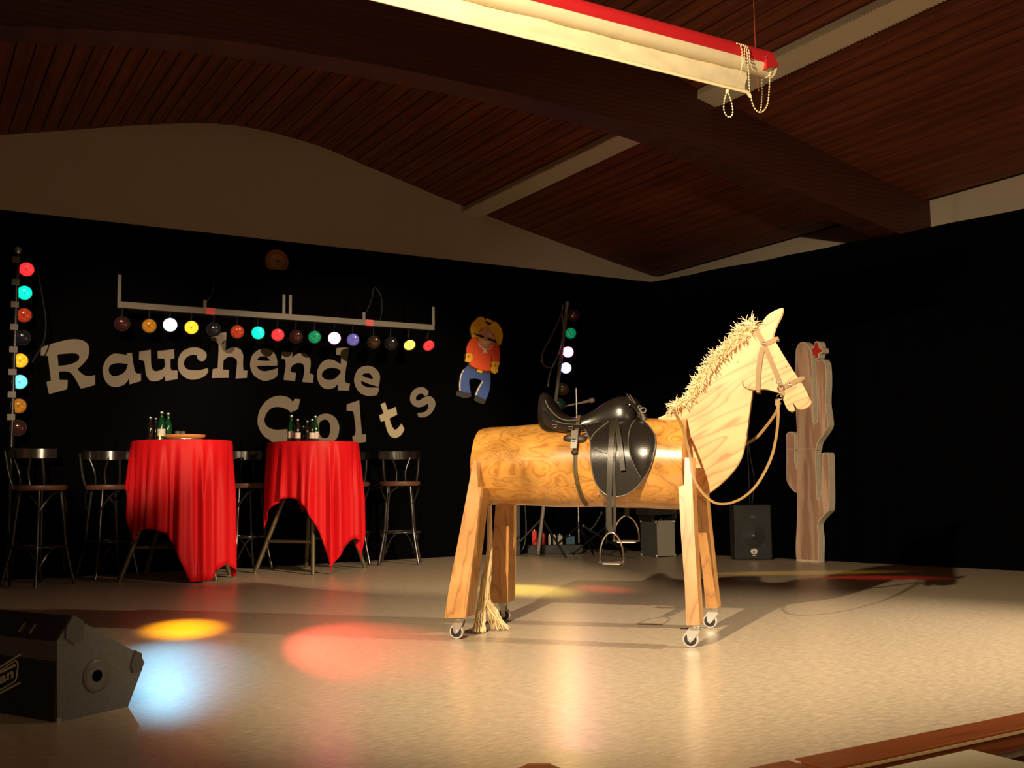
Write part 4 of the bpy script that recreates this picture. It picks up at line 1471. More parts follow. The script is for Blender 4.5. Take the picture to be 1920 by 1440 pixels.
# knee roll, raised with a stitched edge
KNEE = [c1(p) for p in ((800, 330), (770, 370), (752, 440), (752, 520), (770, 600), (805, 680), (842, 742), (890, 690), (922, 600), (936, 500), (925, 430), (895, 385), (850, 345))]
kr = flap_rows(KNEE, 0.021, 22, 10)
rows = []
for i, r in enumerate(kr):
    row = []
    for j, p in enumerate(r):
        b_ = math.sin(math.pi * j / (len(r) - 1)) * math.sin(math.pi * (i + 0.5) / len(kr))
        row.append(p + Vector((0, -0.008 * max(0, b_) ** 0.6, 0.004 * b_)))
    rows.append(row)
bm = B(); slab(bm, rows, Vector((0, 0.006, 0)))
kn = hpart('knee_roll', bm, m_lea, saddle)
bm = B(); tube(bm, [r[0] + Vector((0, -0.001, 0)) for r in kr], 0.0022, 6)
hpart('stitching', bm, m_pipe, kn)
# skirt line and small slot loop on the flap
bm = B(); tube(bm, curve3([on_log(*c1(p), 0.021) for p in ((478, 478), (510, 425), (560, 380), (610, 342))], 5), 0.003, 6)
hpart('skirt_seam', bm, m_pipe, fl)
bm = B(); ribbon(bm, [on_log(*c1(p), 0.022) for p in ((512, 532), (540, 545), (570, 556), (600, 562))], (0, -1, 0.2), 0.011, 0.004)
hpart('strap_loop', bm, m_lea, saddle)
# pommel arch: stacked leather edge, nails and dee rings
rows = []
for (x_, y_, r_) in ((1176, 741, 0.02), (1184, 741, 0.026), (1192, 745, 0.030), (1200, 754, 0.031), (1206, 766, 0.028), (1209, 776, 0.018)):
    p0_ = hl(x_, y_, 0)
    row = []
    for k in range(16):
        a = 2 * math.pi * k / 16
        row.append((p0_.x, 0.10 * math.cos(a), p0_.z - r_ * 1.1 + r_ * math.sin(a) - 0.02 * math.cos(a) ** 2))
    rows.append(row)
bm = B(); vs = grid(bm, rows, True); bm.faces.new(vs[0]); bm.faces.new(vs[-1])
hpart('pommel', bm, m_lea, saddle)
for pts in ([(740, 146), (765, 185), (790, 210)], [(760, 150), (782, 185), (803, 215)]):
    bm = B(); tube(bm, curve3([hl(*c1(p), -0.075) for p in pts], 4), 0.0025, 6)
    hpart('leather_edge', bm, m_pipe, saddle)
for p in ((758, 222), (766, 312), (630, 318), (682, 318)):
    bm = B(); ball(bm, hl(*c1(p), -0.105) if p[1] < 300 else on_log(*c1(p), 0.026), 0.0055, 10, (1, 0.6, 1))
    hpart('saddle_nail', bm, m_chrome, saddle)
for p, r_ in (((828, 245), 0.011), ((858, 262), 0.013), ((848, 305), 0.010)):
    p0_ = hl(*c1(p), -0.07)
    bm = B(); tube(bm, [p0_ + Vector((r_ * math.cos(a), 0.3 * r_ * math.sin(a), r_ * math.sin(a))) for a in [2 * math.pi * k / 12 for k in range(12)]], 0.003, 6, True)
    hpart('dee_ring', bm, m_steel, saddle)
bm = B(); ribbon(bm, curve3([hl(*c1(p), -0.07) for p in ((812, 235), (835, 270), (850, 310), (872, 325))], 4), (0, -1, 0), 0.016, 0.005)
hpart('front_strap', bm, m_leaw, saddle)

# stirrup leathers, stirrups
rnd = random.Random(3)


def stirrup(parent, c, w, h):
    """arched iron with a flat tread; c = middle of the tread"""
    bm = B()
    pts = [Vector((c.x - w / 2, c.y, c.z)), Vector((c.x - w * 0.49, c.y, c.z + h * 0.35)), Vector((c.x - w * 0.40, c.y, c.z + h * 0.66)), Vector((c.x - w * 0.20, c.y, c.z + h * 0.92)), Vector((c.x, c.y, c.z + h)),
           Vector((c.x + w * 0.20, c.y, c.z + h * 0.92)), Vector((c.x + w * 0.40, c.y, c.z + h * 0.66)), Vector((c.x + w * 0.49, c.y, c.z + h * 0.35)), Vector((c.x + w / 2, c.y, c.z))]
    tube(bm, curve3(pts, 4), 0.0044, 8)
    ir = hpart('stirrup_iron', bm, m_chrome, parent)
    ir['label'] = 'polished steel stirrup iron'
    bm = B(); box(bm, (c.x - w / 2 - 0.005, c.y - 0.02, c.z - 0.004), (c.x + w / 2 + 0.005, c.y + 0.02, c.z + 0.004))
    hpart('tread', bm, m_chrome, ir, False)
    bm = B(); box(bm, (c.x - w * 0.36, c.y - 0.017, c.z - 0.010), (c.x + w * 0.36, c.y + 0.017, c.z - 0.004))
    hpart('tread_pad', bm, M('tread_white', (0.7, 0.66, 0.58), 0.5), ir, False)


YN = -(LR + 0.034)
sA = [on_log(*c1(p), 0.030, True) for p in ((645, 300), (637, 400), (630, 500), (625, 600))] + [hl(*c1(p), YN) for p in ((620, 720), (616, 880), (616, 1000), (618, 1085), (632, 1128))]
bm = B(); ribbon(bm, curve3(sA, 4), (0, -1, 0.0), 0.027, 0.004)
hpart('stirrup_leather', bm, m_leaw, saddle)
sB = [on_log(*c1(p), 0.026, True) for p in ((655, 310), (655, 480), (650, 640))] + [hl(*c1(p), YN + 0.008) for p in ((652, 800), (656, 960), (655, 1080), (640, 1125))]
bm = B(); ribbon(bm, curve3(sB, 4), (0, -1, 0.0), 0.014, 0.003)
hpart('stirrup_leather', bm, m_leaw, saddle)
sC = [on_log(*c1(p), 0.033, True) for p in ((655, 298), (672, 380), (686, 470), (700, 570), (712, 690))]
bm = B(); ribbon(bm, curve3(sC, 4), (0, -1, 0.2), 0.025, 0.004)
tl = hpart('strap_tail', bm, m_leaw, saddle)
for k in range(6):
    p0_ = on_log(*c1((672 + 5 * k, 400 + 40 * k)), 0.0385, True)
    bm = B(); ball(bm, p0_, 0.0018, 6); hpart('punched_hole', bm, m_pipe, tl)
tc_ = hl(1147, 1054, YN)
w_ = hl(1170, 1050, YN).x - hl(1125, 1050, YN).x
stirrup(saddle, tc_, w_ * 0.98, hl(1148, 998, YN).z - tc_.z)
YFR = LR + 0.034
tc_ = hl(1175, 1014, YFR)
w_ = hl(1199, 1010, YFR).x - hl(1151, 1010, YFR).x
top_ = hl(1176, 967, YFR)
stirrup(saddle, tc_, w_ * 0.97, top_.z - tc_.z)
bm = B(); ribbon(bm, [(top_.x, YFR, top_.z + 0.26), (top_.x, YFR, top_.z + 0.12), (top_.x, YFR, top_.z - 0.004)], (0, -1, 0), 0.024, 0.005)
hpart('stirrup_leather', bm, m_leaw, saddle)
# string girth below the flap
m_gir = M('girth_cord', (0.42, 0.25, 0.15), 0.7)
for cx0, cx1, n_ in ((548, 592, 5), (655, 720, 7)):
    for k in range(n_):
        f = k / (n_ - 1)
        bm = B()
        tube(bm, [on_log(*c1((cx0 + (cx1 - cx0) * f + (36 if cx0 < 600 else 10) * (j / 4) ** 1.0 * (0.9 if cx0 < 600 else 1), 845 + j * 24)), 0.006 if j < 4 else 0.004) for j in range(5)], 0.0025, 6)
        hpart('girth_cord', bm, m_gir, saddle)
bm = B(); ball(bm, on_log(*c1((538, 858)), 0.008), 0.008, 8); hpart('girth_buckle', bm, m_gir, saddle)

# olive surcingle over the seat with a cam buckle
sur = [hl(1086, 780, -0.06), hl(1084, 792, -0.135), on_log(1082, 808, 0.03), on_log(1079, 830, 0.022), on_log(1078, 850, 0.014)]
surc = thing('surcingle', 'olive webbing strap with metal cam buckle round saddle and log', 'strap', HM @ Vector((sur[0].x, 0, 1.09)), HRZ)
bm = B(); ribbon(bm, curve3(sur, 5), [Vector((0, -1, 0.4))] * 21, 0.018, 0.004); hpart('webbing', bm, m_olive, surc)
lo_ = [on_log(*p, 0.004) for p in ((1079, 848), (1078, 870), (1080, 892), (1085, 915), (1092, 935), (1100, 948))]
for dx in (-0.006, 0.006):
    bm = B(); ribbon(bm, curve3([p + Vector((dx, 0, 0)) for p in lo_], 4), (0, -1, -0.3), 0.009, 0.004); hpart('webbing', bm, m_olive, surc)
mk = axis_m(on_log(1077, 822, 0.03), (0.0, -1, 0.25))
bx0 = on_log(1078, 808, 0.036); bx1 = on_log(1076, 842, 0.030)
d_ = (bx0 - bx1)
Lb = d_.length
zx = d_.normalized(); xx = Vector((1, 0, 0)); xx = (xx - zx * xx.dot(zx)).normalized(); yy = zx.cross(xx)
mb = Matrix((xx, yy, zx)).transposed().to_4x4(); mb.translation = (bx0 + bx1) / 2
bm = B(); box(bm, (-0.017, -0.006, -0.02), (0.017, 0.006, Lb / 2), mb)
bk = hpart('cam_buckle', bm, M('buckle_steel', (0.45, 0.42, 0.36), 0.3, 0.85), surc, False)
bm = B(); box(bm, (-0.015, -0.010, -Lb / 2), (0.015, -0.002, -0.004), mb); hpart('buckle_lever', bm, m_steel, bk, False)
for dz in (-0.002, -0.014):
    bm = B(); box(bm, (-0.009, -0.0125, dz - 0.003), (0.009, -0.0098, dz + 0.003), mb); hpart('buckle_slot', bm, m_black, bk, False)
bm = B(); ball(bm, on_log(1077, 848, 0.012), 0.017, 10, (1.05, 0.7, 0.8)); hpart('webbing_knot', bm, M('knot_black', (0.02, 0.014, 0.010), 0.6), surc)

# ================================================================== BRIDLE AND REINS
m_tan = M('tan_leather', (0.28, 0.165, 0.055), 0.5, bump=(140, 0.05, (1, 1, 1)))
pb0 = hl(*cE((690, 305)), -0.03)
bridle = thing('bridle', 'tan leather bridle with rivets and long reins on the horse head', 'bridle', HM @ pb0, HRZ)


def strap(pts, name='strap', w=0.023, y=-0.0315, sub=4, over=None):
    P3 = [hl(*cE(p), y) for p in pts]
    bm = B(); ribbon(bm, curve3(P3, sub) if len(P3) > 2 else P3, (0, -1, 0), w, 0.0035)
    return hpart(name, bm, m_tan, bridle, False)


strap([(636, 204), (690, 305), (752, 450), (812, 597)], 'cheek_strap')
strap([(690, 312), (735, 292), (772, 272)], 'brow_band', 0.023)
strap([(686, 330), (670, 385), (658, 480), (653, 560), (652, 618)], 'throat_latch', 0.024, -0.034)
strap([(818, 602), (870, 575), (948, 540)], 'nose_band', 0.023)
# straps wrap over the edges of the plank to the far side
for pts, w in (((948, 540), 0.018), ((772, 272), 0.017), ((636, 204), 0.019), ((652, 618), 0.018)):
    p0_ = hl(*cE(pts), -0.035)
    dd = {948: (0.012, 0.004), 772: (0.010, 0.006), 636: (-0.004, 0.010), 652: (0, -0.008)}[pts[0]]
    bm = B(); box(bm, (p0_.x - w / 2 + dd[0] * 0.4, -0.0355, p0_.z - w / 2 + dd[1] * 0.4), (p0_.x + w / 2 + dd[0] * 0.4, 0.0355, p0_.z + w / 2 + dd[1] * 0.4))
    hpart('strap_wrap', bm, m_tan, bridle, False, bevel=0.003)
for p in ((690, 305), (788, 565), (862, 582), (786, 708)):
    bm = B(); ball(bm, hl(*cE(p), -0.0365), 0.0085 if p[1] < 700 else 0.006, 12, (1, 0.45, 1))
    hpart('rivet', bm, m_chrome, bridle)
strap([(785, 600), (815, 628), (812, 665)], 'bit_tab', 0.016, -0.036)
for p, r_ in (((806, 605), 0.014), ((800, 662), 0.013)):
    p0_ = hl(*cE(p), -0.041)
    bm = B(); tube(bm, [p0_ + Vector((r_ * math.cos(a), -0.2 * r_ * math.sin(2 * a), r_ * math.sin(a))) for a in [2 * math.pi * k / 16 for k in range(16)]], 0.0028, 6, True)
    hpart('bit_ring', bm, m_chrome, bridle)
strap([(787, 680), (784, 700), (786, 722)], 'rein_loop', 0.022, -0.042)
RE = [((785, 690), -0.043), ((789, 790), -0.07), ((776, 930), -0.14), ((738, 1085), -0.21), ((650, 1250), -0.27), ((550, 1345), -0.30), ((440, 1386), -0.32), ((350, 1374), -0.32), ((272, 1305), -0.31), ((216, 1205), -0.295),
      ((192, 1060), -0.27), ((152, 905), -0.20), ((115, 815), -0.12), ((88, 768), -0.04)]
P3 = curve3([hl(*cE(p), y) for p, y in RE], 6)
nn = []
for i in range(len(P3)):
    f = i / (len(P3) - 1)
    nn.append(Vector((0.0, -1, 0.9 * math.sin(f * math.pi))).normalized())
bm = B(); ribbon(bm, P3, nn, 0.0125, 0.003); hpart('rein', bm, m_tan, bridle)
P3 = curve3([hl(*cE(p), y) for p, y in (((800, 700), 0.036), ((770, 775), 0.06), ((700, 872), 0.09), ((640, 938), 0.11), ((560, 985), 0.13), ((400, 1050), 0.13), ((200, 900), 0.10), ((98, 772), 0.04))], 6)
bm = B(); ribbon(bm, P3, (0, -1, 0), 0.014, 0.0035); hpart('rein', bm, m_tan, bridle)
bm = B(); box(bm, (hl(*cE((88, 768)), 0).x - 0.009, -0.045, hl(*cE((88, 768)), 0).z - 0.002), (hl(*cE((98, 772)), 0).x + 0.006, 0.045, hl(*cE((88, 768)), 0).z + 0.004))
hpart('rein_wrap', bm, m_tan, bridle, False)

# ================================================================== CACTUS CUT-OUT
XCT = 7.38
cF = crop(1460, 620, 6.0)
cG = crop(1460, 830, 6.0)
OUT = [(cG, p) for p in ((200, 1322), (192, 1150), (205, 900), (210, 560), (150, 520), (110, 460), (88, 400), (88, 100))] + \
      [(cF, p) for p in ((85, 1160), (110, 1132), (150, 1130), (178, 1155), (186, 1200))] + [(cG, p) for p in ((184, 190), (203, 290), (214, 180))] + \
      [(cF, p) for p in ((212, 1300), (205, 1100), (195, 880), (190, 400), (192, 230), (205, 170), (240, 128), (280, 118), (320, 140), (350, 190), (368, 260), (375, 330), (385, 600), (390, 1000), (410, 1037), (432, 1000), (428, 700),
                         (418, 400), (412, 320), (440, 318), (500, 315), (528, 370), (538, 560), (530, 800), (550, 960), (556, 1060), (510, 1150), (440, 1250), (425, 1330))] + \
      [(cG, p) for p in ((416, 90), (420, 300), (436, 640), (474, 560), (485, 300), (485, 125), (500, 105), (545, 100), (566, 130), (570, 400), (568, 735), (520, 800), (460, 870), (440, 930), (455, 1100), (448, 1325))]
pts2 = [onX(*cr(p), XCT) for cr, p in OUT]
zmin = min(p.z for p in pts2)
lp = smooth_poly([(p.y, p.z - zmin if p.z - zmin > 0.02 else 0.0) for p in pts2], 4, 50)
cact = thing('cactus_cutout', 'brown-painted foam cactus cut-out with two arms leaning by the side curtain', 'cactus', (XCT, sum(p[0] for p in lp) / len(lp), 0))
m_foam = M('bare_foam', (0.66, 0.58, 0.44), 0.85, noise_=(40, 0.12, (1, 1, 1)), bump=(120, 0.25, (1, 1, 1)))
m_cact = wood('cactus_brown_paint', (0.74, 0.50, 0.36), (0.50, 0.29, 0.19), 7, (0, math.pi / 2, 0), (0.12, 1, 5), 7, 0.75, (0.2, 0.9), 4.0, 0.3)
nt = m_cact.node_tree
bm = B()
prism(bm, [lp], lambda y, z: (XCT, y, z), lambda y, z: (XCT + 0.075, y, z))
part('foam_board', bm, m_foam, cact, world=True)
cen = Vector((0, 0))


def inset(lp, d):
    n = len(lp); out = []
    A_ = sum(lp[i][0] * lp[(i + 1) % n][1] - lp[(i + 1) % n][0] * lp[i][1] for i in range(n))
    sg = 1 if A_ > 0 else -1
    for i in range(n):
        a, b_, c = Vector(lp[i - 1]), Vector(lp[i]), Vector(lp[(i + 1) % n])
        t1 = (c - a)
        if t1.length < 1e-9: out.append(tuple(b_)); continue
        t1.normalize()
        out.append((b_.x - t1.y * d * sg, b_.y + t1.x * d * sg))
    return out


lin = inset(lp, 0.009)
bm = B()
prism(bm, [lin], lambda y, z: (XCT - 0.0025, y, max(z, 0.02)), lambda y, z: (XCT + 0.001, y, max(z, 0.02)))
part('painted_face', bm, m_cact, cact, world=True)
sa, sb_ = onX(*cF((90, 1335)), XCT), onX(*cF((415, 1328)), XCT)
bm = B(); tube(bm, [(XCT - 0.003, sa.y, sa.z), (XCT - 0.003, sb_.y, sb_.z)], 0.004, 6)
part('board_seam', bm, m_foam, cact, world=True)
FL = [(370, 190), (400, 182), (410, 132), (430, 125), (445, 150), (450, 185), (480, 200), (482, 228), (447, 245), (436, 290), (415, 300), (408, 256), (380, 275), (385, 238)]
fl_ = [onX(*cF(p), XCT) for p in FL]
fl2 = smooth_poly([(p.y, p.z - zmin) for p in fl_], 4, 75)
bm = B(); prism(bm, [inset(fl2, -0.012)], lambda y, z: (XCT + 0.004, y, z), lambda y, z: (XCT + 0.085, y, z)); fo_ = part('flower_foam', bm, m_foam, cact, world=True)
bm = B(); prism(bm, [fl2], lambda y, z: (XCT - 0.004, y, z), lambda y, z: (XCT + 0.005, y, z)); part('red_flower', bm, M('flower_red', (0.55, 0.03, 0.015), 0.6), cact, world=True)

# ================================================================== SPEAKER, CASES AND STANDS AT THE BACK
m_grille = M('speaker_grille', (0.020, 0.020, 0.019), 0.55, bump=(400, 0.4, (1, 1, 1)))
m_cab = M('speaker_cabinet', (0.018, 0.018, 0.017), 0.6)
m_white = M('white_print', (0.75, 0.72, 0.66), 0.5)
pl, pr = onZ(1367, 1046), onZ(1437, 1047)
pc = (pl + pr) / 2 - Vector((0.51, 0.86, 0)) * 0.28
dirp = Vector((0.86, -0.51, 0))
wid = (onP(1436, 1000, pc, Vector((0.51, 0.86, 0))) - onP(1366, 1000, pc, Vector((0.51, 0.86, 0)))).length
hgt = onP(1400, 947, pc, Vector((0.51, 0.86, 0))).z
spk = thing('loudspeaker', 'small black loudspeaker standing on the floor between horse and cactus', 'loudspeaker', (pc.x, pc.y, 0), math.atan2(dirp.y, dirp.x))
bm = B(); box(bm, (-wid / 2, 0.0, 0.0), (wid / 2, 0.22, hgt)); cab = part('cabinet', bm, m_cab, spk, bevel=0.008)
bm = B(); box(bm, (-wid / 2 + 0.012, -0.008, 0.015), (wid / 2 - 0.012, 0.002, hgt - 0.015)); part('grille', bm, m_grille, spk, bevel=0.004)
my = Matrix.Rotation(math.pi / 2, 4, 'X')
bm = B(); lathe(bm, [(0.112, 0.006), (0.116, 0.011), (0.106, 0.012), (0.05, 0.010), (0.03, 0.014), (0.0, 0.016)], Matrix.Translation((0, 0, hgt * 0.45)) @ my, 36); part('woofer', bm, M('woofer_dark', (0.012, 0.012, 0.012), 0.5), spk, True)
bm = B(); lathe(bm, [(0.0, 0.014), (0.012, 0.014), (0.006, 0.022), (0, 0.023)], Matrix.Translation((0, 0, hgt * 0.45)) @ my, 14); part('dust_cap', bm, m_steel, spk, True)
bm = B(); box(bm, (-0.022, -0.012, hgt * 0.76), (0.022, -0.008, hgt * 0.82)); part('horn', bm, m_steel if False else M('horn_grey', (0.06, 0.06, 0.055), 0.5), spk, bevel=0.003)
LOGO = [(-30, 2), (-24, 24), (-16, 14), (-14, 32), (-6, 20), (0, 36), (6, 20), (14, 32), (16, 14), (24, 24), (30, 2), (22, -14), (0, -20), (-22, -14)]
s_ = 0.0011
zc_ = hgt * 0.15
HO = [(-9, -8), (-9, 6), (0, 10), (9, 6), (9, -8), (0, -13)]
bm = B(); prism(bm, [[(x * s_, zc_ + z * s_) for x, z in LOGO], [(x * s_, zc_ + z * s_) for x, z in HO]], lambda x, z: (x, -0.0105, z), lambda x, z: (x, -0.0075, z))
lg = part('crown_badge', bm, m_white, spk)
bm = B(); box(bm, (-0.016, -0.0105, zc_ - 0.036), (0.016, -0.0075, zc_ - 0.030)); box(bm, (-0.003, -0.0105, zc_ - 0.010), (0.003, -0.0075, zc_ + 0.006)); part('badge_bar', bm, m_white, spk)
for dx, dd in ((0.0, 0.0), (0.02, 0.03)):
    bm = B(); tube(bm, curve3([Vector((dx, 0.1, hgt)), Vector((dx + dd, 0.1, hgt + 0.25)), Vector((0.0 + dd * 0.5, 0.12, hgt + 0.55)), Vector((0.01, 0.16, hgt + 0.95)), Vector((0.01, 0.2, hgt + 1.5))], 6), 0.005, 6); part('cable', bm, m_black, spk, True)

# aluminium case, dark front and bright side
ce = onZ(1236, 1045)
t = thing('flight_case', 'aluminium flight case with one bright side, standing behind the horse', 'case', (ce.x, ce.y, 0), math.radians(-8))
hC = 0.39
a_, b2 = Vector((-0.52, 0.86, 0)), Vector((0.35, 0.55, 0))
hC = onP(1236, 977, ce, Vector((0.51, 0.86, 0))).z
d1 = onP(1203, 1020, ce, Vector((0.51, 0.86, 0))) - onP(1236, 1020, ce, Vector((0.51, 0.86, 0)))
wl = d1.length
box_dir = math.radians(180 - 58)
t.matrix_world = Matrix.Translation(ce) @ Matrix.Rotation(math.radians(-6), 4, 'Z'); WM[t] = t.matrix_world.copy()
bm = B(); box(bm, (-0.02, 0.004, 0.01), (0.20, 0.30, hC)); part('case_body', bm, M('case_aluminium', (0.42, 0.39, 0.33), 0.45, 0.3), t, bevel=0.004)
bm = B(); box(bm, (-0.026, 0.0, 0.004), (-0.0195, 0.304, hC + 0.004)); part('dark_panel', bm, M('case_grey_panel', (0.075, 0.075, 0.07), 0.5), t)
for (x_, y_) in ((-0.022, 0.006), (0.196, 0.006), (-0.022, 0.296)):
    for z_ in (0.014, hC - 0.01):
        bm = B(); ball(bm, (x_, y_, z_), 0.018, 8); part('corner_ball', bm, m_steel, t, True)
bm = B(); tube(bm, curve3([(0.04, 0.2, hC), (0.04, 0.2, hC + 0.04), (0.16, 0.2, hC + 0.04), (0.16, 0.2, hC)], 4), 0.007, 6); part('carry_handle', bm, m_black, t, True)
pa_ = onZ(1225, 1036)
t2 = thing('amplifier_head', 'black amplifier box with small chrome knobs on top of the flight case', 'amplifier', WM[t] @ Vector((0.1, 0.18, hC + 0.06)), math.radians(-6))
bm = B(); box(bm, (-0.17, -0.14, 0.0), (0.17, 0.14, 0.17)); part('housing', bm, m_cab, t2, bevel=0.006)
for k in range(5):
    bm = B(); lathe(bm, [(0, 0), (0.012, 0), (0.01, 0.014), (0, 0.014)], Matrix.Translation((-0.12 + k * 0.06, -0.14, 0.13)) @ my, 10); part('knob', bm, m_steel, t2, True)
for s in (-1, 1):
    bm = B(); box(bm, (s * 0.13 - 0.02, -0.12, -0.06), (s * 0.13 + 0.02, 0.12, 0.001)); part('foot', bm, m_black, t2)
bm = B(); box(bm, (0.135, -0.155, -0.04), (0.142, -0.145, 0.12)); part('chrome_strip', bm, m_chrome, t2)

# black bass box left, half behind the rear leg
pq = onZ(962, 1043)
t = thing('bass_box', 'tall black box standing behind the rear legs of the horse', 'speaker box', (pq.x, pq.y, 0), math.radians(-25))
bm = B(); box(bm, (-0.06, 0, 0.0), (0.08, 0.30, 0.62)); part('cabinet', bm, m_cab, t, bevel=0.006)
bm = B(); box(bm, (-0.05, -0.006, 0.03), (0.07, 0.002, 0.59)); part('front_cloth', bm, m_grille, t)
bm = B(); tube(bm, curve3([onY(*p, pq.y + 0.15) for p in ((984, 945), (986, 975), (986, 1005), (982, 1025), (972, 1040))], 6), 0.007, 6)
o = part('hanging_cable', bm, M('cable_green', (0.06, 0.075, 0.05), 0.5), None, True); tag(o, 'thin green cable hanging behind the horse belly near the black box', 'cable')


# microphone stands
def mic_stand(px, py_top, py_base, label, boom=None, col=m_steel):
    b_ = onZ(px + 3, py_base)
    n_ = Vector((0.51, 0.86, 0))
    tp = onP(px, py_top, b_, n_)
    t = thing('microphone_stand', label, 'microphone stand', (b_.x, b_.y, 0), group='microphone stands behind the horse')
    bm = B(); tube(bm, [Vector((b_.x, b_.y, 0.12)), Vector((b_.x, b_.y, tp.z))], 0.010, 8); part('pole', bm, col, t, True, True)
    for k in range(3):
        a = k * 2.094 + 0.35
        bm = B(); tube(bm, [Vector((b_.x, b_.y, 0.30)), Vector((b_.x + 0.36 * math.cos(a), b_.y + 0.36 * math.sin(a), 0.012))], 0.008, 6); part('leg', bm, m_black, t, True, True)
        bm = B(); ball(bm, (b_.x + 0.36 * math.cos(a), b_.y + 0.36 * math.sin(a), 0.013), 0.013, 8); part('rubber_foot', bm, m_rubber, t, True, True)
    bm = B(); lathe(bm, [(0, 0.27), (0.018, 0.27), (0.02, 0.3), (0.016, 0.34), (0, 0.34)], Matrix.Translation((b_.x, b_.y, 0)), 12); part('collar', bm, m_black, t, True, True)
    if boom:
        q0, q1 = onP(*boom[0], b_, n_), onP(*boom[1], b_, n_)
        bm = B(); tube(bm, [q0, q1], 0.009, 8); part('boom_arm', bm, M('boom_beige', (0.45, 0.37, 0.26), 0.5), t, True, True)
        d = (q1 - q0).normalized()
        bm = B(); lathe(bm, [(0, 0), (0.013, 0.0), (0.018, 0.09), (0.027, 0.10), (0.029, 0.125), (0.02, 0.145), (0, 0.15)], axis_m(q1, d), 14); part('microphone', bm, M('mic_grey', (0.35, 0.27, 0.22), 0.5), t, True, True)
    return t


mic_stand(1083, 727, 1039, 'chrome microphone stand with beige boom arm, its top showing above the saddle', ((1058, 762), (1090, 755)))
ms2 = mic_stand(1135, 800, 1041, 'dark microphone stand hidden behind the saddle, tripod below the belly', None, m_black)

# effect pedals and small gear on the floor
pd = onZ(1040, 1038)
t = thing('pedal_board', 'dark pedal board with red, white and blue pedals on the floor under the belly', 'pedal board', (pd.x, pd.y, 0), math.radians(-30))
bm = B(); box(bm, (-0.30, -0.12, 0.0), (0.30, 0.16, 0.10)); part('board', bm, m_black, t, bevel=0.006)
m_red = M('pedal_red', (0.75, 0.02, 0.012), 0.35)
m_cr = M('pedal_cream', (0.55, 0.50, 0.40), 0.5)
m_pb = M('pedal_blue', (0.02, 0.10, 0.17), 0.4)
for x_, w_, h_, mt, nm in ((-0.22, 0.05, 0.24, m_red, 'red_pedal'), (-0.13, 0.06, 0.20, m_red, 'red_pedal'), (-0.055, 0.028, 0.16, m_cr, 'cream_pedal'), (0.0, 0.028, 0.15, m_cr, 'cream_pedal'), (0.06, 0.05, 0.16, m_cr, 'cream_pedal'), (0.17, 0.10, 0.14, m_pb, 'blue_pedal')):
    bm = B(); box(bm, (x_ - w_ / 2, -0.06, 0.10), (x_ + w_ / 2, 0.10, 0.10 + h_ * 0.62)); pp = part(nm, bm, mt, t, bevel=0.004)
    bm = B(); lathe(bm, [(0, 0), (0.012, 0), (0.010, 0.014), (0, 0.014)], Matrix.Translation((x_, 0.0, 0.10 + h_ * 0.62)), 10); part('knob', bm, m_steel, pp, True)
for pts, lab in (([(1094, 986), (1120, 1002), (1150, 1020), (1182, 1032)], 'thin grey metal rod slanting above the floor behind the stirrups'), ([(1128, 962), (1115, 985), (1105, 995)], 'short dark metal strut behind the stirrup leather')):
    bm = B(); tube(bm, [onY(*p, 8.3) for p in pts], 0.008, 6); ball(bm, onY(*pts[0], 8.3), 0.02, 8)
    part('brace_rod', bm, m_black, ms2, True, True)
pf = onZ(1072, 1040)
bm = B(); lathe(bm, [(0, 0.0), (0.07, 0.0), (0.072, 0.006), (0.03, 0.022), (0.012, 0.028), (0, 0.028)], Matrix.Translation((pf.x, pf.y, 0)), 20)
o = part('stand_base', bm, m_chrome, None, True); tag(o, 'small round shiny metal base on the floor below the horse belly', 'stand base')

# ================================================================== FLOOR MONITOR
A_, E_ = onZ(108, 1355), onZ(240, 1325)
dM = (E_ - A_).normalized()
nM = Vector((dM.y, -dM.x, 0))
rzM = math.atan2(dM.y, dM.x)
mon = thing('floor_monitor', 'grey wedge floor monitor speaker at the lower left stage corner', 'monitor speaker', (A_.x, A_.y, 0), rzM)
MI = WM[mon].inverted()


def side(px, py):
    q = MI @ onP(px, py, A_, nM)
    return (q.x, max(q.z, 0.0))


prof = [(0, 0), side(107, 1203), side(136, 1156), side(264, 1228), side(271, 1242), side(240, 1325)]
prof[-1] = (prof[-1][0], 0.0)
WDM = 0.62
m_mon = M('monitor_grey', (0.085, 0.085, 0.082), 0.55, noise_=(60, 0.2, (1, 1, 1)), bump=(250, 0.25, (1, 1, 1)))
m_monf = M('monitor_black_grille', (0.006, 0.006, 0.007), 0.7, bump=(300, 0.3, (1, 1, 1)))
bm = B(); prism(bm, [prof], lambda x, z: (x, 0.0, z), lambda x, z: (x, WDM, z)); part('cabinet', bm, m_mon, mon)
bm = B(); box(bm, (-0.008, 0.006, 0.004), (0.001, WDM - 0.006, prof[1][1] - 0.004)); gr = part('grille', bm, m_monf, mon, bevel=0.003)
# black top panel over the first slope
p1, p2 = Vector((prof[1][0], 0, prof[1][1])), Vector((prof[2][0], 0, prof[2][1]))
n12 = Vector((-(p2.z - p1.z), 0, p2.x - p1.x)).normalized() * 0.004
bm = B(); slab(bm, [[p1 + Vector((0, 0.006, 0)), p2 + Vector((0, 0.006, 0))], [p1 + Vector((0, WDM - 0.006, 0)), p2 + Vector((0, WDM - 0.006, 0))]], n12); part('top_panel', bm, m_monf, mon)
for (px, py) in ((42, 1177), (62, 1180)):
    pn = (p2 - p1).normalized(); nw = (WM[mon].to_3x3() @ n12).normalized()
    q = MI @ onP(px, py, WM[mon] @ (p1 + n12), nw)
    bm = B(); ribbon(bm, [q - pn * 0.018, q + pn * 0.018], n12.normalized(), 0.007, 0.004); part('latch', bm, m_chrome, mon)
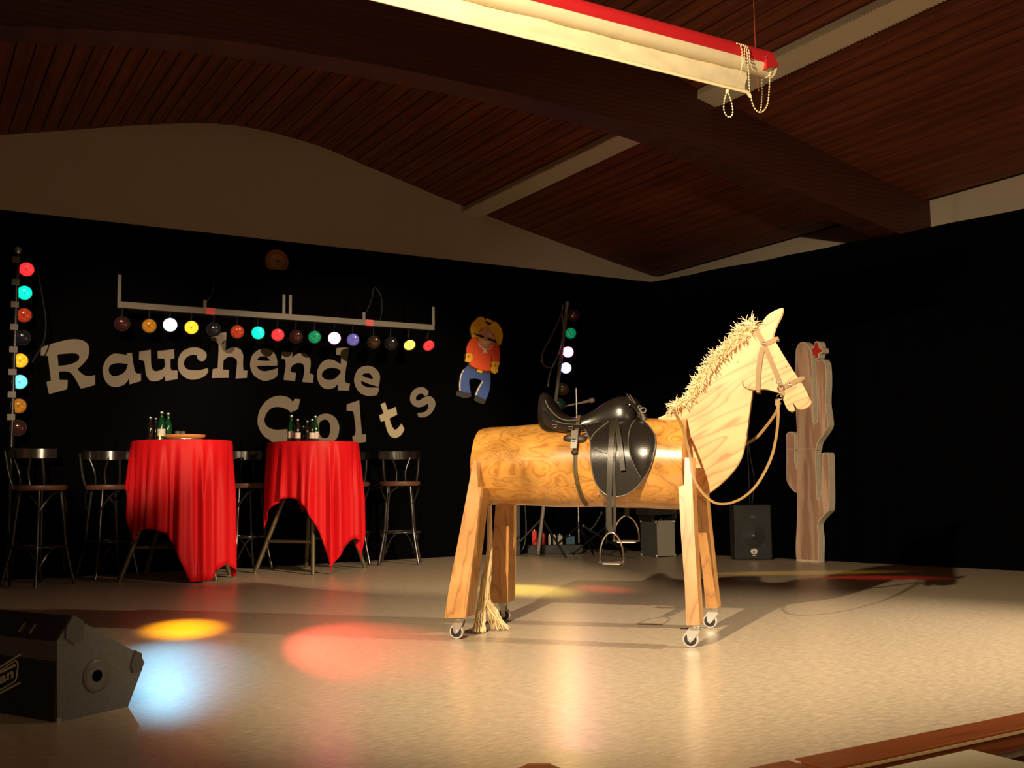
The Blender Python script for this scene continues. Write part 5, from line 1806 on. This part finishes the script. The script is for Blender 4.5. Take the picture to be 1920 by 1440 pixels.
# pole cup
cc = side(181, 1267)
bm = B(); lathe(bm, [(0.0, -0.002), (0.020, -0.002), (0.0205, 0.004), (0.048, 0.006), (0.055, 0.003), (0.056, 0.0)], axis_m((cc[0], 0, cc[1]), (0, -1, 0)), 28); cup = part('pole_cup', bm, M('cup_grey', (0.075, 0.068, 0.055), 0.4, 0.2), mon, True)
bm = B(); lathe(bm, [(0, 0.0), (0.019, 0.0), (0.019, 0.003), (0, 0.003)], axis_m((cc[0], -0.002, cc[1]), (0, -1, 0)), 16); part('cup_hole', bm, M('hole_black', (0.001, 0.001, 0.001), 1.0, spec=0.0), cup, True)
# corner protectors
for (a, b_, c) in ((1, 2, 3), (2, 3, 4)):
    P0, P1, P2 = (Vector((prof[i][0], 0, prof[i][1])) for i in ((2, 1, 3) if a == 1 else (3, 2, 4)))
    L1, L2 = (0.045, 0.045) if a == 1 else (0.03, 0.02)
    q1, q2 = P0 + (P1 - P0).normalized() * L1, P0 + (P2 - P0).normalized() * L2
    if a == 2: q2 = Vector((prof[4][0], 0, prof[4][1])) + (Vector((prof[5][0], 0, prof[5][1])) - Vector((prof[4][0], 0, prof[4][1]))).normalized() * 0.03
    dn = Vector((0, 0, -1)) * 0.055 if a == 1 else Vector((-0.03, 0, -0.07)) * 0.9
    ext = Vector((0, 0, 0.004))
    pts = [q1 + ext, P0 + ext * 1.5, q2 + ext] + ([q2 + dn, (q1 + q2) / 2 + dn * 1.15, q1 + dn * 0.6] if a == 1 else [P0 + (P1 - P0).normalized() * 0.012 + dn, q1 + dn * 0.7])
    bm = B(); prism(bm, [[(p.x, p.z) for p in pts]], lambda x, z: (x, -0.006, z), lambda x, z: (x, 0.05, z)); part('corner_guard', bm, M('guard_black', (0.035, 0.033, 0.03), 0.4), mon)
bm = B(); box(bm, (-0.003, -0.003, 0.0), (0.012, 0.012, 0.014)); part('corner_guard', bm, M('guard_grey', (0.2, 0.19, 0.17), 0.5), mon)

# logo on the grille face
nG = WM[mon].to_3x3() @ Vector((-1, 0, 0))
pG = WM[mon] @ Vector((-0.009, 0, 0))


def face(px, py):
    return MI @ onP(px, py, pG, nG)


m_logo = M('logo_pale', (0.55, 0.52, 0.44), 0.5)


def face_line(pts, w, name, closed=False):
    bm = B()
    P3 = [face(*p) for p in pts]
    if closed: P3.append(P3[0])
    ribbon(bm, P3, (-1, 0, 0), w, 0.002)
    return part(name, bm, m_logo, gr)


m_logo2 = m_logo
SL = -24 / 39.0
face_line([(39, 1227), (-70, 1227 + 109 * 24 / 39)], 0.006, 'logo_bar')
face_line([(38, 1280), (-70, 1280 + 108 * 20 / 38)], 0.006, 'logo_bar')
face_line([(-70, 1303), (30, 1238), (33, 1241), (34, 1250), (31, 1272), (28, 1278), (-70, 1334)], 0.0045, 'logo_frame')
face_line([(29, 1247), (-60, 1247 + 89 * 0.50)], 0.0085, 'logo_crossbar')
fc = bpy.data.curves.new('logo_font', 'FONT')
fc.body = 'Titan'
fc.offset = 0.035
fc.extrude = 0.0
fo = bpy.data.objects.new('logo_font', fc)
C.objects.link(fo)
bpy.context.view_layer.update()
dg = bpy.context.evaluated_depsgraph_get()
tm = bpy.data.meshes.new_from_object(fo.evaluated_get(dg))
bpy.data.objects.remove(fo)
xs_ = [v.co.x for v in tm.vertices]
wT = max(xs_)
o0, o1 = face(-33, 1299), face(26, 1269)
ex = (o1 - o0) / wT
up_ = face(26, 1254) - face(26, 1269)
ey = up_ / 0.55
for v in tm.vertices:
    x, y = v.co.x, v.co.y
    v.co = o0 + ex * x + ey * y * 0.95 + Vector((-0.0012, 0, 0))
tm.materials.append(m_logo)
to = bpy.data.objects.new('logo_text', tm); C.objects.link(to); to.parent = gr

# ================================================================== ROLLED BLIND UNDER THE CEILING
YRB = 3.5
cH = crop(1300, 40, 7.2)
pe = onY(1436, 128, YRB)
zR = pe.z
XE_ = onY(1446, 112, YRB).x
XS_ = -1.2
bl = thing('rolled_blind', 'rolled roller blind with red cover and cream cloth hanging below the ceiling', 'roller blind', (XE_ - 0.5, YRB, zR))
m_redc = M('red_cover', (0.52, 0.016, 0.022), 0.45)
m_cream = M('cream_cloth', (0.74, 0.64, 0.42), 0.7, bump=(8, 0.35, (1, 1, 1)))
bm = B()
rows = []
for k in range(15):
    a = math.radians(-78 + 250 * k / 14)
    rows.append([(x, YRB - 0.008 - 0.046 * math.cos(a), zR + 0.034 + 0.044 * math.sin(a)) for x in [XS_ + (XE_ - 0.03 - XS_) * i / 20 for i in range(21)]])
slab(bm, rows, Vector((0, 0.003, 0.002)))
cov = part('red_cover', bm, m_redc, bl, True, True)
bm = B()
e0 = Vector((XE_ - 0.032, YRB - 0.05, zR + 0.074))
pts = [(1008, 425), (1045, 440), (1090, 500), (1148, 605), (1060, 615), (1000, 640), (975, 640), (975, 500)]
prism(bm, [[(onY(*cH(p), YRB - 0.05).x, onY(*cH(p), YRB - 0.05).z) for p in pts]], lambda x, z: (x, YRB - 0.056, z), lambda x, z: (x, YRB + 0.03, z))
part('cover_end', bm, m_redc, bl, world=True)
bm = B(); ball(bm, onY(*cH((978, 482)), YRB - 0.058), 0.004, 8); part('rivet', bm, m_chrome, bl, True, True)
bm = B(); tube(bm, [(XS_, YRB, zR - 0.002), (XE_ - 0.035, YRB, zR - 0.002)], 0.042, 20); part('cloth_roll', bm, m_cream, bl, True, True)
bm = B()
for dx, r_ in ((-0.035, 0.046), (-0.022, 0.044), (-0.012, 0.046)):
    lathe(bm, [(0, -0.003), (r_, -0.003), (r_, 0.003), (0, 0.003)], axis_m((XE_ + dx, YRB, zR - 0.002), (1, 0, 0)), 20)
part('chain_wheel', bm, M('plastic_cream', (0.75, 0.68, 0.48), 0.4), bl, True, True)
# the loose strip of cloth below the roll
xr = onY(*cH((735, 760)), YRB).x
zb0 = onY(*cH((690, 960)), YRB).z
rows = []
for j in range(9):
    f = j / 8
    row = []
    for i in range(90):
        x = XS_ + (xr - XS_) * i / 89
        hh = (zR - 0.03) - (zb0 + 0.012)
        wr = 0.010 * noise.noise(Vector((x * 7, f * 2, 0))) + 0.006 * noise.noise(Vector((x * 19 + f * 3, f * 3, 4)))
        row.append((x - 0.012 * f, YRB + 0.012 - 0.012 * math.sin(f * math.pi) + wr, zR - 0.025 - hh * f * (0.90 + 0.10 * x / xr)))
    rows.append(row)
bm = B(); slab(bm, rows, Vector((0, 0.003, 0))); part('hanging_cloth', bm, m_cream, bl, True, True)
zl = rows[-1][0][2]; zr_ = rows[-1][-1][2]
be = onY(*cH((795, 1005)), YRB)
bm = B(); tube(bm, [(XS_, YRB + 0.012, zl), (xr, YRB + 0.012, zr_ - 0.004), (be.x, YRB + 0.012, be.z)], 0.0085, 10); part('bottom_rod', bm, M('rod_cream', (0.80, 0.70, 0.42), 0.45), bl, True, True)
# bead chains
m_bead = M('bead_plastic', (0.80, 0.70, 0.42), 0.35)


def beads(pts, dy, name='bead_chain'):
    cv = curve3([onY(*cH(p), YRB + dy) for p in pts], 10)
    bm = B()
    acc = 0.0
    ball(bm, cv[0], 0.0046, 8)
    for a, b_ in zip(cv, cv[1:]):
        L = (b_ - a).length
        pos = 0.0140 - acc
        while pos < L:
            ball(bm, a.lerp(b_, pos / L), 0.0043, 6)
            pos += 0.0140
        acc = (acc + L) % 0.0140
    tube(bm, cv, 0.0010, 4)
    return part(name, bm, m_bead, bl, True, True)


beads([(458, 940), (432, 1020), (414, 1110), (413, 1200), (440, 1265), (485, 1292), (522, 1265), (532, 1200), (515, 1100), (487, 1010), (464, 945)], -0.03)
beads([(745, 670), (750, 780), (757, 900), (778, 1030), (815, 1150), (870, 1218), (930, 1222), (985, 1160), (1012, 1060), (1025, 900), (1032, 760), (1040, 660)], -0.062)
beads([(925, 790), (928, 950), (922, 1100), (908, 1200)], 0.02)
for pts in ([(590, 300), (630, 315), (655, 400), (660, 550), (650, 640), (635, 720)], [(650, 315), (690, 345), (690, 450), (685, 560)], [(680, 325), (712, 350), (728, 450), (738, 560), (745, 670)], [(705, 335), (740, 365), (755, 450), (766, 590)]):
    beads(pts, -0.066)
bm = B(); ball(bm, onY(*cH((460, 945)), YRB - 0.03), 0.010, 10); part('chain_stop', bm, m_bead, bl, True, True)
sx_ = onY(*cH((838, 380)), YRB)
m_str = M('red_string', (0.30, 0.04, 0.02), 0.6)
bm = B(); tube(bm, [sx_, Vector((sx_.x, YRB, ceil_z(sx_.x) + 0.005))], 0.002, 6); part('string', bm, m_str, bl, True, True)
bm = B(); tube(bm, [Vector((0.0, YRB, zR + 0.07)), Vector((0.0, YRB, ceil_z(0.0) + 0.005))], 0.002, 6); part('string', bm, m_str, bl, True, True)
bm = B(); tube(bm, [onY(*cH(p), YRB + 0.01) for p in ((862, 760), (866, 860), (885, 945))], 0.0022, 6); part('string_end', bm, m_str, bl, True, True)

# ================================================================== IN FRONT OF THE STAGE
TZ = HZ + 0.75
c0 = onZ(1820, 1405, TZ)
e1 = (onZ(1660, 1440, TZ) - c0).normalized()
e2 = Vector((e1.y, -e1.x, 0))
if e2.dot(onZ(1920, 1432, TZ) - c0) < 0: e2 = -e2
t = thing('hall_table', 'cream-topped hall table, only a corner showing below the stage edge', 'table', c0 - Vector((0, 0, TZ - HZ)), 0)
mt = Matrix((e1, e2, Vector((0, 0, 1)))).transposed().to_4x4(); mt.translation = c0
bm = B(); box(bm, (0, 0, -0.028), (0.8, 1.2, 0), mt); part('table_top', bm, M('cream_laminate', (0.86, 0.82, 0.60), 0.4), t, world=True)
for x_, y_ in ((0.05, 0.05), (0.75, 0.05), (0.05, 1.15), (0.75, 1.15)):
    bm = B(); box(bm, (x_ - 0.02, y_ - 0.02, -0.74), (x_ + 0.02, y_ + 0.02, -0.028), mt); part('leg', bm, m_black, t, world=True)
CZ = 0.03
pc_ = onZ(1010, 1433, CZ)
t = thing('hall_chair', 'brown wooden chair whose backrest tip peeks over the bottom edge', 'chair', (pc_.x, pc_.y, HZ), math.radians(150))
m_ch = M('chair_brown', (0.26, 0.09, 0.03), 0.45)
hB = CZ - HZ
bm = B()
rail = [(-0.2, hB - 0.16), (-0.2, hB - 0.075), (-0.10, hB - 0.03), (-0.035, hB - 0.004), (-0.028, hB), (0.028, hB), (0.035, hB - 0.004), (0.10, hB - 0.03), (0.2, hB - 0.075), (0.2, hB - 0.16)]
prism(bm, [rail], lambda x, z: (x, -0.011, z), lambda x, z: (x, 0.011, z)); part('backrest', bm, m_ch, t)
bm = B(); box(bm, (-0.21, -0.42, 0.43), (0.21, -0.0, 0.455)); part('seat', bm, m_ch, t, bevel=0.005)
for x_ in (-0.19, 0.19):
    bm = B(); box(bm, (x_ - 0.017, -0.014, 0), (x_ + 0.017, 0.014, hB - 0.08)); part('leg', bm, m_ch, t)
    bm = B(); box(bm, (x_ - 0.017, -0.41, 0), (x_ + 0.017, -0.38, 0.43)); part('leg', bm, m_ch, t)
